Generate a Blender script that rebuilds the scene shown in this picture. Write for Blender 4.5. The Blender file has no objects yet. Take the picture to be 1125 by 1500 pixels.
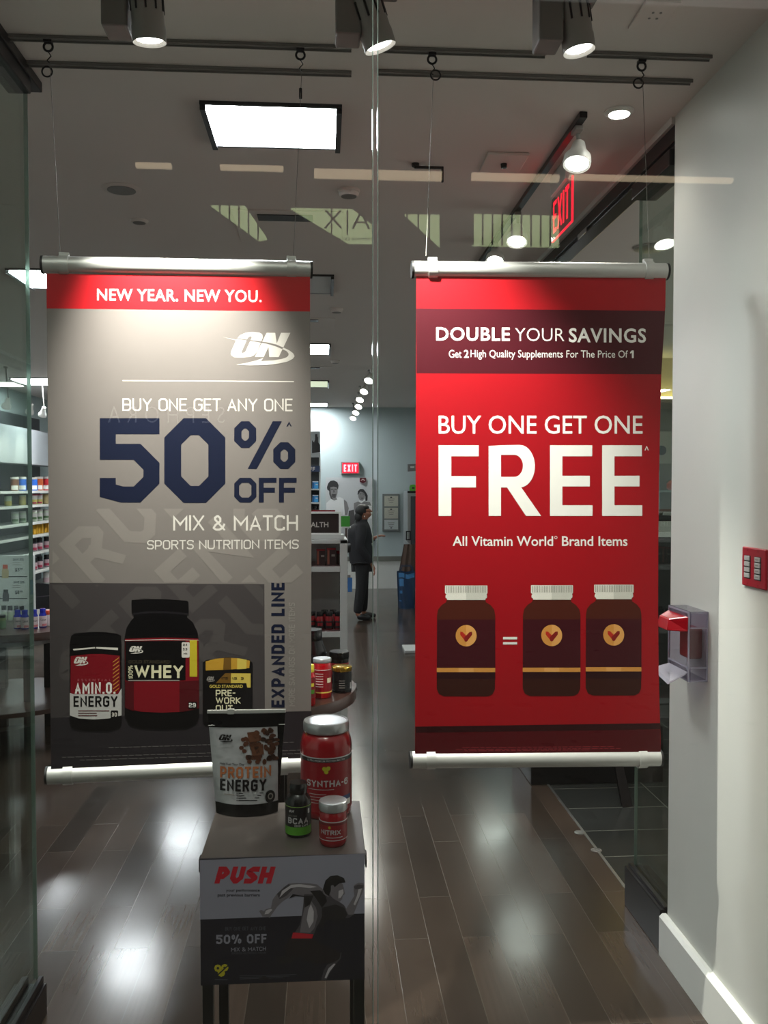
import bpy, bmesh, math, random
from mathutils import Vector, Matrix, Euler

random.seed(7)
scene = bpy.context.scene
PI = math.pi

# ---------------------------------------------------------------- camera
FPX = 1290.0                      # focal length in pixels of the 1125x1500 frame
EYE = 1.75
YAW = math.radians(3.88)          # the camera looks a little right of the shop's depth axis
PITCH = math.radians(-1.687)
cam_data = bpy.data.cameras.new('camera')
cam = bpy.data.objects.new('camera', cam_data)
scene.collection.objects.link(cam)
cam_data.sensor_fit = 'VERTICAL'
cam_data.sensor_height = 36.0
cam_data.lens = FPX / 1500.0 * 36.0
cam_data.clip_start = 0.05
cam.location = (0, 0, EYE)
cam.rotation_euler = (PI / 2 + PITCH, 0, -YAW)
scene.camera = cam

# ---------------------------------------------------------------- exposure and world
scene.view_settings.view_transform = 'Standard'
scene.view_settings.look = 'None'
scene.view_settings.gamma = 1.0
scene.view_settings.use_curve_mapping = False
scene.view_settings.exposure = 0.5
world = bpy.data.worlds.new('mall_ambient')
world.use_nodes = True
world.node_tree.nodes['Background'].inputs[0].default_value = (1.0, 0.96, 0.92, 1)
world.node_tree.nodes['Background'].inputs[1].default_value = 0.45
scene.world = world
scene.cycles.max_bounces = 10
scene.cycles.transparent_max_bounces = 16
scene.cycles.sample_clamp_indirect = 4.0

PANEL_E = 46.0        # luminous ceiling panels
LENS_E = 14.0        # lenses of the spots
SPOT_W = 150.0        # the three spots over the window
TRACK_W = 45.0       # spots on the ceiling tracks
MALL_W = 22.0        # mall downlights

# ---------------------------------------------------------------- helpers
HX = Vector((math.cos(YAW), -math.sin(YAW), 0))
FW = Vector((math.sin(YAW) * math.cos(PITCH), math.cos(YAW) * math.cos(PITCH), math.sin(PITCH)))
UP = HX.cross(FW)
CAM = Vector((0, 0, EYE))


def ray(px, py):
    return FW + HX * ((px - 562.5) / FPX) + UP * ((750.0 - py) / FPX)


def at_y(px, py, y):
    d = ray(px, py)
    return CAM + d * (y / d.y)


def at_x(px, py, x):
    d = ray(px, py)
    return CAM + d * (x / d.x)


def at_z(px, py, z):
    d = ray(px, py)
    return CAM + d * ((z - EYE) / d.z)


def lin(h):
    h = h.lstrip('#')
    out = []
    for i in (0, 2, 4):
        c = int(h[i:i + 2], 16) / 255.0
        out.append(c / 12.92 if c <= 0.04045 else ((c + 0.055) / 1.055) ** 2.4)
    return (out[0], out[1], out[2], 1.0)


MATS = {}


def mat(name, col='#808080', rough=0.5, metal=0.0, emit=None, estr=0.0, noise=0.0, nscale=40.0, coat=0.0, trans=0.0, alpha=1.0, spec=0.5):
    if name in MATS:
        return MATS[name]
    m = bpy.data.materials.new(name)
    m.use_nodes = True
    nt = m.node_tree
    b = nt.nodes['Principled BSDF']
    c = lin(col) if isinstance(col, str) else col
    b.inputs['Base Color'].default_value = c
    b.inputs['Roughness'].default_value = rough
    b.inputs['Metallic'].default_value = metal
    b.inputs['Coat Weight'].default_value = coat
    b.inputs['Transmission Weight'].default_value = trans
    b.inputs['Alpha'].default_value = alpha
    b.inputs['Specular IOR Level'].default_value = spec
    if emit:
        b.inputs['Emission Color'].default_value = lin(emit)
        b.inputs['Emission Strength'].default_value = estr
    if noise > 0:
        tc = nt.nodes.new('ShaderNodeTexCoord')
        n = nt.nodes.new('ShaderNodeTexNoise')
        n.inputs['Scale'].default_value = nscale
        n.inputs['Detail'].default_value = 4
        mp = nt.nodes.new('ShaderNodeMapRange')
        mp.inputs['To Min'].default_value = 1 - noise
        mp.inputs['To Max'].default_value = 1 + noise
        mx = nt.nodes.new('ShaderNodeMix')
        mx.data_type = 'RGBA'
        mx.blend_type = 'MULTIPLY'
        mx.inputs['Factor'].default_value = 1
        mx.inputs['A'].default_value = c
        nt.links.new(tc.outputs['Object'], n.inputs['Vector'])
        nt.links.new(n.outputs['Fac'], mp.inputs['Value'])
        nt.links.new(mp.outputs['Result'], mx.inputs['B'])
        nt.links.new(mx.outputs['Result'], b.inputs['Base Color'])
    MATS[name] = m
    return m


def glass_mat(name, tint, ior=1.5, rough=0.0):
    """Architectural sheet: see-through with a Fresnel mirror, so that light and shadow pass."""
    if name in MATS:
        return MATS[name]
    m = bpy.data.materials.new(name)
    m.use_nodes = True
    nt = m.node_tree
    nt.nodes.remove(nt.nodes['Principled BSDF'])
    out = nt.nodes['Material Output']
    t = nt.nodes.new('ShaderNodeBsdfTransparent')
    t.inputs[0].default_value = lin(tint)
    g = nt.nodes.new('ShaderNodeBsdfGlossy')
    g.inputs['Roughness'].default_value = rough
    f = nt.nodes.new('ShaderNodeFresnel')
    geo = nt.nodes.new('ShaderNodeNewGeometry')
    mr = nt.nodes.new('ShaderNodeMapRange')      # same index from either side of the sheet
    mr.inputs['To Min'].default_value = ior
    mr.inputs['To Max'].default_value = 1.0 / ior
    nt.links.new(geo.outputs['Backfacing'], mr.inputs['Value'])
    nt.links.new(mr.outputs[0], f.inputs[0])
    mx = nt.nodes.new('ShaderNodeMixShader')
    nt.links.new(f.outputs[0], mx.inputs[0])
    nt.links.new(t.outputs[0], mx.inputs[1])
    nt.links.new(g.outputs[0], mx.inputs[2])
    nt.links.new(mx.outputs[0], out.inputs[0])
    MATS[name] = m
    return m


class MB:
    """Collects faces and builds ONE mesh object."""

    def __init__(s):
        s.v, s.f, s.m, s.sm = [], [], [], []

    def add(s, vs, fs, m=0, smooth=False):
        o = len(s.v)
        s.v += [tuple(v) for v in vs]
        for f in fs:
            s.f.append([i + o for i in f])
            s.m.append(m)
            s.sm.append(smooth)
        return s

    def box(s, x0, y0, z0, x1, y1, z1, m=0):
        x0, x1 = min(x0, x1), max(x0, x1)
        y0, y1 = min(y0, y1), max(y0, y1)
        z0, z1 = min(z0, z1), max(z0, z1)
        vs = [(x0, y0, z0), (x1, y0, z0), (x1, y1, z0), (x0, y1, z0), (x0, y0, z1), (x1, y0, z1), (x1, y1, z1), (x0, y1, z1)]
        fs = [(0, 3, 2, 1), (4, 5, 6, 7), (0, 1, 5, 4), (1, 2, 6, 5), (2, 3, 7, 6), (3, 0, 4, 7)]
        return s.add(vs, fs, m)

    def lathe(s, prof, n=28, c=(0, 0), m=0, M=None, smooth=True):
        vs, fs = [], []
        for r, z in prof:
            for k in range(n):
                a = 2 * PI * k / n
                v = Vector((c[0] + r * math.cos(a), c[1] + r * math.sin(a), z))
                vs.append(M @ v if M else v)
        for i in range(len(prof) - 1):
            for k in range(n):
                k2 = (k + 1) % n
                fs.append((i * n + k, i * n + k2, (i + 1) * n + k2, (i + 1) * n + k))
        s.add(vs, fs, m, smooth)
        o = len(s.v) - len(vs)
        if prof[0][0] > 1e-5:
            s.f.append([o + k for k in reversed(range(n))]); s.m.append(m); s.sm.append(False)
        if prof[-1][0] > 1e-5:
            t = o + (len(prof) - 1) * n
            s.f.append([t + k for k in range(n)]); s.m.append(m); s.sm.append(False)
        return s

    def tube(s, a, b, r, n=12, m=0, r2=None):
        a, b = Vector(a), Vector(b)
        q = (b - a).to_track_quat('Z', 'Y').to_matrix().to_4x4()
        M = Matrix.Translation(a) @ q
        return s.lathe([(r, 0), (r if r2 is None else r2, (b - a).length)], n, m=m, M=M)

    def path(s, pts, r, n=8, m=0):
        for i in range(len(pts) - 1):
            s.tube(pts[i], pts[i + 1], r, n, m)
        return s

    def torus(s, c, R, r, axis='y', n=20, k=8, m=0):
        vs, fs = [], []
        for i in range(n):
            a = 2 * PI * i / n
            for j in range(k):
                b = 2 * PI * j / k
                u, v, w = (R + r * math.cos(b)) * math.cos(a), (R + r * math.cos(b)) * math.sin(a), r * math.sin(b)
                p = {'y': (u, w, v), 'z': (u, v, w), 'x': (w, u, v)}[axis]
                vs.append((c[0] + p[0], c[1] + p[1], c[2] + p[2]))
        for i in range(n):
            for j in range(k):
                fs.append((i * k + j, i * k + (j + 1) % k, ((i + 1) % n) * k + (j + 1) % k, ((i + 1) % n) * k + j))
        return s.add(vs, fs, m, True)

    def prism(s, poly, y0, y1, m=0):
        """poly in (x, z), extruded along y."""
        n = len(poly)
        vs = [(p[0], y0, p[1]) for p in poly] + [(p[0], y1, p[1]) for p in poly]
        fs = [list(range(n)), list(reversed(range(n, 2 * n)))]
        fs += [(i, (i + 1) % n, n + (i + 1) % n, n + i) for i in range(n)]
        return s.add(vs, fs, m)

    def grid(s, fn, nu, nv, m=0, smooth=True):
        vs = [fn(i / nu, j / nv) for j in range(nv + 1) for i in range(nu + 1)]
        fs = [(j * (nu + 1) + i, j * (nu + 1) + i + 1, (j + 1) * (nu + 1) + i + 1, (j + 1) * (nu + 1) + i) for j in range(nv) for i in range(nu)]
        return s.add(vs, fs, m, smooth)

    def build(s, name, mats, parent=None, loc=(0, 0, 0), rotz=0.0, bevel=0.0, fix=True, seg=2):
        me = bpy.data.meshes.new(name)
        me.from_pydata(s.v, [], s.f)
        if not isinstance(mats, (list, tuple)):
            mats = [mats]
        for mm in mats:
            me.materials.append(mm)
        me.polygons.foreach_set('material_index', s.m)
        me.polygons.foreach_set('use_smooth', s.sm)
        me.update()
        if fix:
            bm = bmesh.new()
            bm.from_mesh(me)
            bmesh.ops.recalc_face_normals(bm, faces=bm.faces)
            bm.to_mesh(me)
            bm.free()
        if any(s.sm):
            me.set_sharp_from_angle(angle=math.radians(40))
        o = bpy.data.objects.new(name, me)
        scene.collection.objects.link(o)
        o.location = loc
        o.rotation_euler = (0, 0, rotz)
        if parent:
            o.parent = parent
        if bevel > 0:
            bv = o.modifiers.new('bevel', 'BEVEL')
            bv.width = bevel
            bv.segments = seg
            bv.limit_method = 'ANGLE'
        return o


def tag(o, label, cat, group=None):
    o['label'] = label
    o['category'] = cat
    if group:
        o['group'] = group
    return o


def thing(name, label, cat, loc=(0, 0, 0), rotz=0.0, group=None):
    o = bpy.data.objects.new(name, None)
    o.empty_display_size = 0.05
    scene.collection.objects.link(o)
    o.location = loc
    o.rotation_euler = (0, 0, rotz)
    return tag(o, label, cat, group)


def structure(o):
    o['kind'] = 'structure'
    return o


def dup(root, label, loc, rotz=0.0, group=None):
    """A copy of a thing with copies of its parts and their sub-parts."""
    r = root.copy()
    scene.collection.objects.link(r)
    r.location = loc
    r.rotation_euler = (0, 0, rotz)
    r['label'] = label
    if group:
        r['group'] = group
    for ch in list(root.children):
        c = ch.copy()
        scene.collection.objects.link(c)
        c.parent = r
        for g in list(ch.children):
            d = g.copy()
            scene.collection.objects.link(d)
            d.parent = c
    return r


def lamp(kind, name, loc, power, target=None, size=0.05, cone=60, blend=1.0, col=(1, 0.95, 0.88), parent=None):
    ld = bpy.data.lights.new(name, kind)
    ld.energy = power
    ld.color = col
    if kind == 'SPOT':
        ld.spot_size = math.radians(cone)
        ld.spot_blend = blend
        ld.shadow_soft_size = size
    elif kind == 'AREA':
        ld.size = size
    else:
        ld.shadow_soft_size = size
    lo = bpy.data.objects.new(name, ld)
    scene.collection.objects.link(lo)
    lo.location = loc
    if target is not None:
        lo.rotation_euler = (Vector(target) - Vector(loc)).to_track_quat('-Z', 'Y').to_euler()
    if parent:
        lo.parent = parent
    return lo


# ---------------------------------------------------------------- lettering
GLYPHS = {
    'A': (1.0, '00 48 80|12.2 72.2'), 'B': (.95, '00 08 88c 80c z|04 84'), 'C': (.92, '87 88c 08c 00c 80c 81'),
    'D': (.97, '00 08 88c 80c z'), 'E': (.82, '88 08 00 80|04 74'), 'F': (.8, '88 08 00|04 74'),
    'G': (.97, '87 88c 08c 00c 80c 84 54'), 'H': (1.0, '00 08|80 88|04 84'), 'I': (0, '00 08'), 'J': (.85, '88 80c 00c 02'),
    'K': (.97, '00 08|88 04|24 80'), 'L': (.8, '08 00 80'), 'M': (1.25, '00 08 43 88 80'), 'N': (1.0, '00 08 80 88'),
    'O': (1.0, '00c 08c 88c 80c z'), 'P': (.93, '00 08 88c 83c 03'), 'Q': (1.0, '00c 08c 88c 80c z|52 80'),
    'R': (.96, '00 08 88c 84c 04|44 80'), 'S': (.92, '87 88c 08c 04c 84c 80c 00c 01'), 'T': (.88, '08 88|48 40'),
    'U': (.98, '08 00c 80c 88'), 'V': (1.0, '08 40 88'), 'W': (1.5, '08 20 47 60 88'), 'X': (1.0, '00 88|08 80'),
    'Y': (1.0, '08 44 88|44 40'), 'Z': (.9, '08 88 00 80'),
    '0': (.98, '00c 08c 88c 80c z'), '1': (.45, '06 88 80'), '2': (.92, '07 08c 88c 84c 04c 00 80'), '3': (.92, '07 08c 88c 80c 00c 01|24 84'),
    '4': (.95, '60 68 03 83'), '7': (.9, '08 88 30'), '5': (.95, '88 08 05 85c 80c 00c 01'), '6': (.95, '87 88c 08c 00c 80c 85c 05'), '8': (.95, '00c 08c 88c 80c z|04 84'),
    '9': (.95, '01 00c 80c 88c 08c 04c 84'), '%': (1.5, ''), '.': (0, ''), '-': (.5, '04 84'), '&': (1.1, '80 16 18c 58c 55 02c 00c 60c 83'),
    '$': (.9, '86 88c 08c 04c 84c 80c 00c 02|49 4-1'), ' ': (.45, None),
}


def _pt(tok):
    c = tok.endswith('c')
    if c:
        tok = tok[:-1]
    x = float(tok[0])
    y = float(tok[1:])
    return x / 8.0, y / 8.0, c


def _stroke(pts, closed, t, ch, flags):
    P = []
    n = len(pts)
    for i, p in enumerate(pts):
        p = Vector(p)
        if flags[i] and (closed or 0 < i < n - 1):
            a, b = Vector(pts[i - 1]), Vector(pts[(i + 1) % n])
            da, db = a - p, b - p
            P.append(p + da.normalized() * min(ch, da.length * .45))
            P.append(p + db.normalized() * min(ch, db.length * .45))
        else:
            P.append(p)
    n = len(P)
    L, R = [], []
    for i in range(n):
        if closed:
            d0, d1 = (P[i] - P[i - 1]).normalized(), (P[(i + 1) % n] - P[i]).normalized()
        else:
            d0 = (P[i] - P[i - 1]).normalized() if i else None
            d1 = (P[i + 1] - P[i]).normalized() if i < n - 1 else None
            d0 = d0 or d1
            d1 = d1 or d0
        n0, n1 = Vector((-d0.y, d0.x)), Vector((-d1.y, d1.x))
        mm = n0 + n1
        mm = n0 if mm.length < 1e-4 else mm.normalized()
        k = min(1 / max(mm.dot(n0), .2), 3.0) * t / 2
        q = P[i]
        if not closed and i == 0:
            q = q - d1 * t / 2
        if not closed and i == n - 1:
            q = q + d0 * t / 2
        L.append(q + mm * k)
        R.append(q - mm * k)
    out = []
    for i in range(n if closed else n - 1):
        j = (i + 1) % n
        out.append([L[i], R[i], R[j], L[j]])
    return out


def stroke_text(s, aspect, t=.16, ch=.16, gap=None, shear=0.0):
    """Square-cut technical capitals. Returns quads normalised to the unit box; aspect = width / height of the line."""
    gap = t * .5 + .05 if gap is None else gap
    tot = sum(GLYPHS[c][0] for c in s)
    thin = sum(1 for c in s if GLYPHS[c][0] == 0)
    W = (aspect - abs(shear) - gap * (len(s) - 1) - thin * t) / max(tot, .01)
    x = 0.0
    polys = []
    for c in s:
        gw, code = GLYPHS[c]
        w = gw * W if gw else t
        if c == '.':
            polys.append([(x, 0), (x + t, 0), (x + t, t), (x, t)])
        elif c == '%':
            ow, oh = w * .36, .56
            for ox, oy in ((x, 1 - oh), (x + w - ow, 0)):
                pts = [(ox + t * .4, oy + t * .4), (ox + t * .4, oy + oh - t * .4), (ox + ow - t * .4, oy + oh - t * .4), (ox + ow - t * .4, oy + t * .4)]
                polys += _stroke(pts, True, t * .8, ch * .6, [1, 1, 1, 1])
            polys.append([(x + w * .22, 0), (x + w * .22 + t, 0), (x + w * .78, 1), (x + w * .78 - t, 1)])
        elif code:
            if c == 'S' and t > .25:
                code = '88 08c 04c 84c 80c 00'
            for part in code.split('|'):
                toks = part.split()
                closed = toks[-1] == 'z'
                if closed:
                    toks = toks[:-1]
                pp = [_pt(k) for k in toks]
                pts = [(x + t / 2 + a * (w - t), t / 2 + b * (1 - t)) for a, b, _ in pp]
                q = _stroke(pts, closed, t, ch, [f for _, _, f in pp])
                if c != '$':
                    q = [[(min(max(p[0], x - .02), x + w + .02), min(max(p[1], 0), 1)) for p in poly] for poly in q]
                polys += q
        x += w + gap
    return [[((p[0] + shear * p[1] if shear >= 0 else p[0] + shear * (p[1] - 1)) / aspect, p[1]) for p in poly] for poly in polys]


_font_cache = {}


def font_text(s, offset=0.0, shear=0.0, spacing=1.0):
    """Humanist letters from Blender's own font as (verts, faces) normalised to the unit box of the ink."""
    key = (s, offset, shear, spacing)
    if key in _font_cache:
        return _font_cache[key]
    cu = bpy.data.curves.new('text', 'FONT')
    cu.body = s
    cu.offset = offset
    cu.shear = shear
    cu.space_character = spacing
    cu.resolution_u = 3
    ob = bpy.data.objects.new('text', cu)
    scene.collection.objects.link(ob)
    me = bpy.data.meshes.new_from_object(ob.evaluated_get(bpy.context.evaluated_depsgraph_get()))
    vs = [(v.co.x, v.co.y) for v in me.vertices]
    fs = [list(p.vertices) for p in me.polygons]
    bpy.data.objects.remove(ob)
    bpy.data.curves.remove(cu)
    bpy.data.meshes.remove(me)
    x0, x1 = min(v[0] for v in vs), max(v[0] for v in vs)
    y0, y1 = min(v[1] for v in vs), max(v[1] for v in vs)
    res = ([((v[0] - x0) / (x1 - x0), (v[1] - y0) / (y1 - y0)) for v in vs], fs)
    _font_cache[key] = res
    return res


class Frame:
    """A vertical plane standing in the scene, with an origin and a horizontal axis; local x along it, z up, -y towards the viewer."""

    def __init__(s, o, ex):
        s.o = Vector(o)
        s.ex = Vector((ex[0], ex[1], 0)).normalized()
        s.n = Vector((0, 0, 1)).cross(s.ex)
        s.rot = math.atan2(s.ex.y, s.ex.x)

    def loc(s, px, py):
        d = ray(px, py)
        k = (s.o - CAM).dot(s.n) / d.dot(s.n)
        p = CAM + d * k - s.o
        return p.dot(s.ex), p.z


class Art:
    """Flat print on a frame's plane, in layers of a few tenths of a millimetre."""

    def __init__(s, fr, tf=None, base=0.0, step=0.00014, mb=None, surf=None):
        s.fr, s.tf, s.base, s.step = fr, tf or (lambda x, y: (x, y)), base, step
        s.mats = []
        s.mb = mb or MB()
        s.surf = surf
        s.k = 0

    def mi(s, m):
        if m not in s.mats:
            s.mats.append(m)
        return s.mats.index(m)

    def P(s, x, y, layer):
        u, w = s.fr.loc(*s.tf(x, y))
        yy = -(s.base + s.step * layer)
        if s.surf:
            yy += s.surf(u, w)
        return (u, yy, w)

    def poly(s, pts, m, layer=1):
        s.k += 1
        layer += (s.k % 9) * .05      # crossing strokes never share one plane
        s.mb.add([s.P(x, y, layer) for x, y in pts], [list(range(len(pts)))], s.mi(m))
        return s

    def rect(s, x0, y0, x1, y1, m, layer=1, dy=0.0):
        """dy: drop of the right end in pixels (edges that are not level in the frame)."""
        return s.poly([(x0, y0), (x1, y0 + dy), (x1, y1 + dy), (x0, y1)], m, layer)

    def rrect(s, x0, y0, x1, y1, r, m, layer=1):
        pts = []
        for cx, cy, a0 in ((x1 - r, y0 + r, -90), (x1 - r, y1 - r, 0), (x0 + r, y1 - r, 90), (x0 + r, y0 + r, 180)):
            for k in range(6):
                a = math.radians(a0 + 18 * k)
                pts.append((cx + r * math.cos(a), cy + r * math.sin(a)))
        return s.poly(pts, m, layer)

    def disc(s, cx, cy, rx, ry, m, layer=1, n=24):
        return s.poly([(cx + rx * math.cos(2 * PI * k / n), cy + ry * math.sin(2 * PI * k / n)) for k in range(n)], m, layer)

    def _put(s, u, v, box, dy, rot):
        x0, y0, x1, y1 = box
        if rot:      # reads from bottom to top
            return x1 - (1 - v) * (x1 - x0) - 0 if False else x0 + (1 - v) * (x1 - x0), y1 - u * (y1 - y0)
        return x0 + u * (x1 - x0), y1 - v * (y1 - y0) + dy * u

    def stroke(s, txt, x0, y0, x1, y1, m, layer=2, t=.16, ch=.16, gap=None, shear=0.0, dy=0.0, rot=False):
        asp = (y1 - y0) / (x1 - x0) if rot else (x1 - x0) / (y1 - y0)
        for poly in stroke_text(txt, asp, t, ch, gap, shear):
            s.poly([s._put(u, v, (x0, y0, x1, y1), dy, rot) for u, v in poly], m, layer)
        return s

    def font(s, txt, x0, y0, x1, y1, m, layer=2, offset=0.0, shear=0.0, dy=0.0, rot=False, spacing=1.0):
        vs, fs = font_text(txt, offset, shear, spacing)
        s.mb.add([s.P(*s._put(u, v, (x0, y0, x1, y1), dy, rot), layer) for u, v in vs], fs, s.mi(m))
        return s

    def build(s, name, parent, **k):
        return s.mb.build(name, s.mats, parent, fix=False, **k)


def on_logo(a, x0, y0, x1, y1, m, bg, layer=3):
    """Slanted two-letter wordmark with a swoosh that runs through it and curls under."""
    def q(u, v):       # u 0..1125, v 0..779 of the close-up of the banner's mark
        return x0 + (u - 160) / 812.0 * (x1 - x0), y0 + (v - 163) / 417.0 * (y1 - y0)
    O = [(560, 190), (568, 230), (500, 400), (460, 450), (410, 475), (300, 482), (200, 478), (160, 445), (163, 410), (235, 250), (280, 200), (360, 168), (440, 162), (520, 168)]
    a.poly([q(*p) for p in O], m, layer)
    a.poly([q(*p) for p in [(430, 225), (345, 410), (310, 428), (295, 415), (375, 235), (405, 215)]], bg, layer + 1)
    a.poly([q(*p) for p in [(615, 172), (725, 172), (745, 305), (800, 172), (918, 172), (770, 476), (650, 476), (640, 350), (580, 476), (466, 474)]], m, layer)
    a.poly([q(*p) for p in [(235, 238), (420, 262), (620, 290), (740, 318), (830, 357), (815, 377), (730, 340), (600, 305), (420, 276), (235, 250)]], bg, layer + 1)
    a.poly([q(*p) for p in [(830, 357), (905, 392), (955, 430), (972, 465), (950, 500), (880, 535), (760, 560), (600, 578), (400, 582), (225, 572), (350, 552), (480, 520), (575, 487), (545, 527), (700, 518), (810, 500), (870, 480), (895, 455), (895, 430), (870, 400), (815, 377)]], m, layer + 1)
    return a

# ---------------------------------------------------------------- materials of the setting
def brick_mat(name, c1, c2, mortar, bw, rh, ms, rough, swap, offset=0.37, bump=0.15, spec=0.5, rvar=0.08):
    m = bpy.data.materials.new(name)
    m.use_nodes = True
    nt = m.node_tree
    b = nt.nodes['Principled BSDF']
    tc = nt.nodes.new('ShaderNodeTexCoord')
    sp = nt.nodes.new('ShaderNodeSeparateXYZ')
    cb = nt.nodes.new('ShaderNodeCombineXYZ')
    br = nt.nodes.new('ShaderNodeTexBrick')
    nt.links.new(tc.outputs['Object'], sp.inputs[0])
    nt.links.new(sp.outputs['Y' if swap else 'X'], cb.inputs['X'])
    nt.links.new(sp.outputs['X' if swap else 'Y'], cb.inputs['Y'])
    nt.links.new(cb.outputs[0], br.inputs['Vector'])
    br.offset = offset
    br.offset_frequency = 2
    br.inputs['Color1'].default_value = lin(c1)
    br.inputs['Color2'].default_value = lin(c2)
    br.inputs['Mortar'].default_value = lin(mortar)
    br.inputs['Scale'].default_value = 1.0
    br.inputs['Mortar Size'].default_value = ms
    br.inputs['Mortar Smooth'].default_value = 0.1
    br.inputs['Brick Width'].default_value = bw
    br.inputs['Row Height'].default_value = rh
    # long grain
    mpn = nt.nodes.new('ShaderNodeMapping')
    mpn.inputs['Scale'].default_value = (1.5, 40, 1)
    nt.links.new(cb.outputs[0], mpn.inputs['Vector'])
    nz = nt.nodes.new('ShaderNodeTexNoise')
    nz.inputs['Scale'].default_value = 2.0
    nz.inputs['Detail'].default_value = 5
    nt.links.new(mpn.outputs[0], nz.inputs['Vector'])
    mr = nt.nodes.new('ShaderNodeMapRange')
    mr.inputs['To Min'].default_value = 0.75
    mr.inputs['To Max'].default_value = 1.25
    nt.links.new(nz.outputs['Fac'], mr.inputs['Value'])
    mx = nt.nodes.new('ShaderNodeMix')
    mx.data_type = 'RGBA'
    mx.blend_type = 'MULTIPLY'
    mx.inputs['Factor'].default_value = 1
    nt.links.new(br.outputs['Color'], mx.inputs['A'])
    nt.links.new(mr.outputs[0], mx.inputs['B'])
    nt.links.new(mx.outputs['Result'], b.inputs['Base Color'])
    n2 = nt.nodes.new('ShaderNodeTexNoise')
    n2.inputs['Scale'].default_value = 3.0
    nt.links.new(tc.outputs['Object'], n2.inputs['Vector'])
    r2 = nt.nodes.new('ShaderNodeMapRange')
    r2.inputs['To Min'].default_value = rough - rvar
    r2.inputs['To Max'].default_value = rough + rvar
    nt.links.new(n2.outputs['Fac'], r2.inputs['Value'])
    nt.links.new(r2.outputs[0], b.inputs['Roughness'])
    b.inputs['Specular IOR Level'].default_value = spec
    bp = nt.nodes.new('ShaderNodeBump')
    bp.inputs['Strength'].default_value = bump
    bp.inputs['Distance'].default_value = 0.002
    bp.invert = True
    nt.links.new(br.outputs['Fac'], bp.inputs['Height'])
    nt.links.new(bp.outputs[0], b.inputs['Normal'])
    return m


CZ = EYE + 1.337
GY = 1.85            # storefront glass
WX = 1.27            # plane of the right wall and of the entrance beside it
M_floor = brick_mat('dark_planks', '#2c2520', '#463a32', '#4f4841', 0.92, 0.133, 0.0011, 0.165, True, rvar=.05)
M_tile = brick_mat('slate_tile', '#2b2d2c', '#343635', '#77776f', 0.62, 0.31, 0.003, 0.16, False, offset=0.0)
M_mall = brick_mat('mall_tile', '#55514a', '#5c5750', '#45413c', 0.6, 0.6, 0.003, 0.3, False, offset=0.0)
M_ceil = mat('ceiling_paint', '#dad1ca', .85, noise=.03, nscale=3)
M_ceil_mall = mat('mall_ceiling_paint', '#e0dad2', .85, noise=.03, nscale=3)
M_wall = mat('white_wall_paint', '#cfcfc8', .42, noise=.015, nscale=6)
M_back = mat('pale_blue_wall_paint', '#b4c0c0', .8, noise=.02, nscale=4)
M_white = mat('white_paint', '#e6e6e0', .35, noise=.01)
M_black = mat('black_metal', '#0d0c0e', .3, noise=.05)
M_darkmetal = mat('dark_bronze_metal', '#1d1a1c', .28, .6, noise=.05)
M_steel = mat('brushed_steel', '#b9bab8', .3, .9, noise=.06, nscale=90)
M_alu = mat('satin_aluminium', '#c9c9c6', .42, .55, noise=.03, nscale=60)
M_greyplastic = mat('grey_plastic', '#8b8884', .45, noise=.03)
M_dimgrey = mat('grey_track_metal', '#7d7974', .5, .2, noise=.03)
M_glass = glass_mat('clear_pane', '#f4f7f5')
M_green = glass_mat('green_pane', '#eef7f2')
M_edge = mat('glass_edge', '#9fb5ab', .12, noise=.05, trans=.6)
M_panel = mat('luminous_panel', '#ffffff', .5, emit='#f6f8ff', estr=PANEL_E, noise=.01)
M_panel_dim = mat('unlit_louvre', '#c8c8c4', .4, noise=.03)
M_panel_low = mat('half_lit_panel', '#e6ead8', .4, emit='#e9f0cf', estr=.7, noise=.02)
M_lens = mat('lit_lens', '#ffffff', .3, emit='#fffaf4', estr=LENS_E, noise=.01)

# ---------------------------------------------------------------- the room
structure(MB().box(-5.0, GY - .02, -.06, 1.31, 15.2, 0).build('floor', M_floor))
structure(MB().box(1.31, 1.0, -.06, 5.6, 15.2, 0).build('floor_mall', M_tile))
structure(MB().box(-6, -9, -.06, 7.5, GY - .02, 0).build('floor_outside', M_mall))
structure(MB().box(-5.0, GY + .02, CZ, WX + .1, 15.2, CZ + .1).build('ceiling', M_ceil))
structure(MB().box(WX + .1, GY, CZ, 5.6, 15.2, CZ + .1).build('ceiling_mall', M_ceil_mall))
structure(MB().box(-5.0, 15.0, 0, 2.6, 15.2, CZ).build('wall_back', M_back))
structure(MB().box(-4.5, GY, 0, -4.3, 15.0, CZ).build('wall_left', M_back))
structure(MB().box(2.5, 9.3, 0, 2.6, 15.0, CZ).build('wall_rear_right', M_back))
structure(MB().box(WX, GY, 0, WX + .34, 3.15, CZ).build('wall_right', M_wall))
bb = MB()
bb.box(WX - .026, GY, 0, WX, 3.165, .145)
bb.prism([(WX - .026, .145), (WX, .145), (WX, .156), (WX - .014, .156)], GY, 3.165)
structure(bb.build('baseboard_right', M_white))
structure(MB().box(-.2, 14.965, 0, 2.5, 15.0, .5).build('baseboard_back', M_white))
structure(MB().box(-.2, 14.95, .42, 2.5, 15.0, .5).build('trim_1', mat('chair_rail', '#77786f', .5, noise=.03)))
for o in bpy.data.objects:
    if o.name == 'trim_1':
        o.location.z = .05

# header over the entrance on the right: pale lip, dark beam with a glossy rail under it
structure(MB().box(WX - .012, 3.152, CZ - .026, WX + .1, 12, CZ).build('trim_2', M_wall))
hb = MB()
hb.box(WX, 3.152, CZ - .085, WX + .1, 12, CZ - .026)
hb.box(WX + .012, 3.152, CZ - .097, WX + .085, 12, CZ - .085)
structure(hb.build('header_beam', M_darkmetal, bevel=.003))


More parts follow.
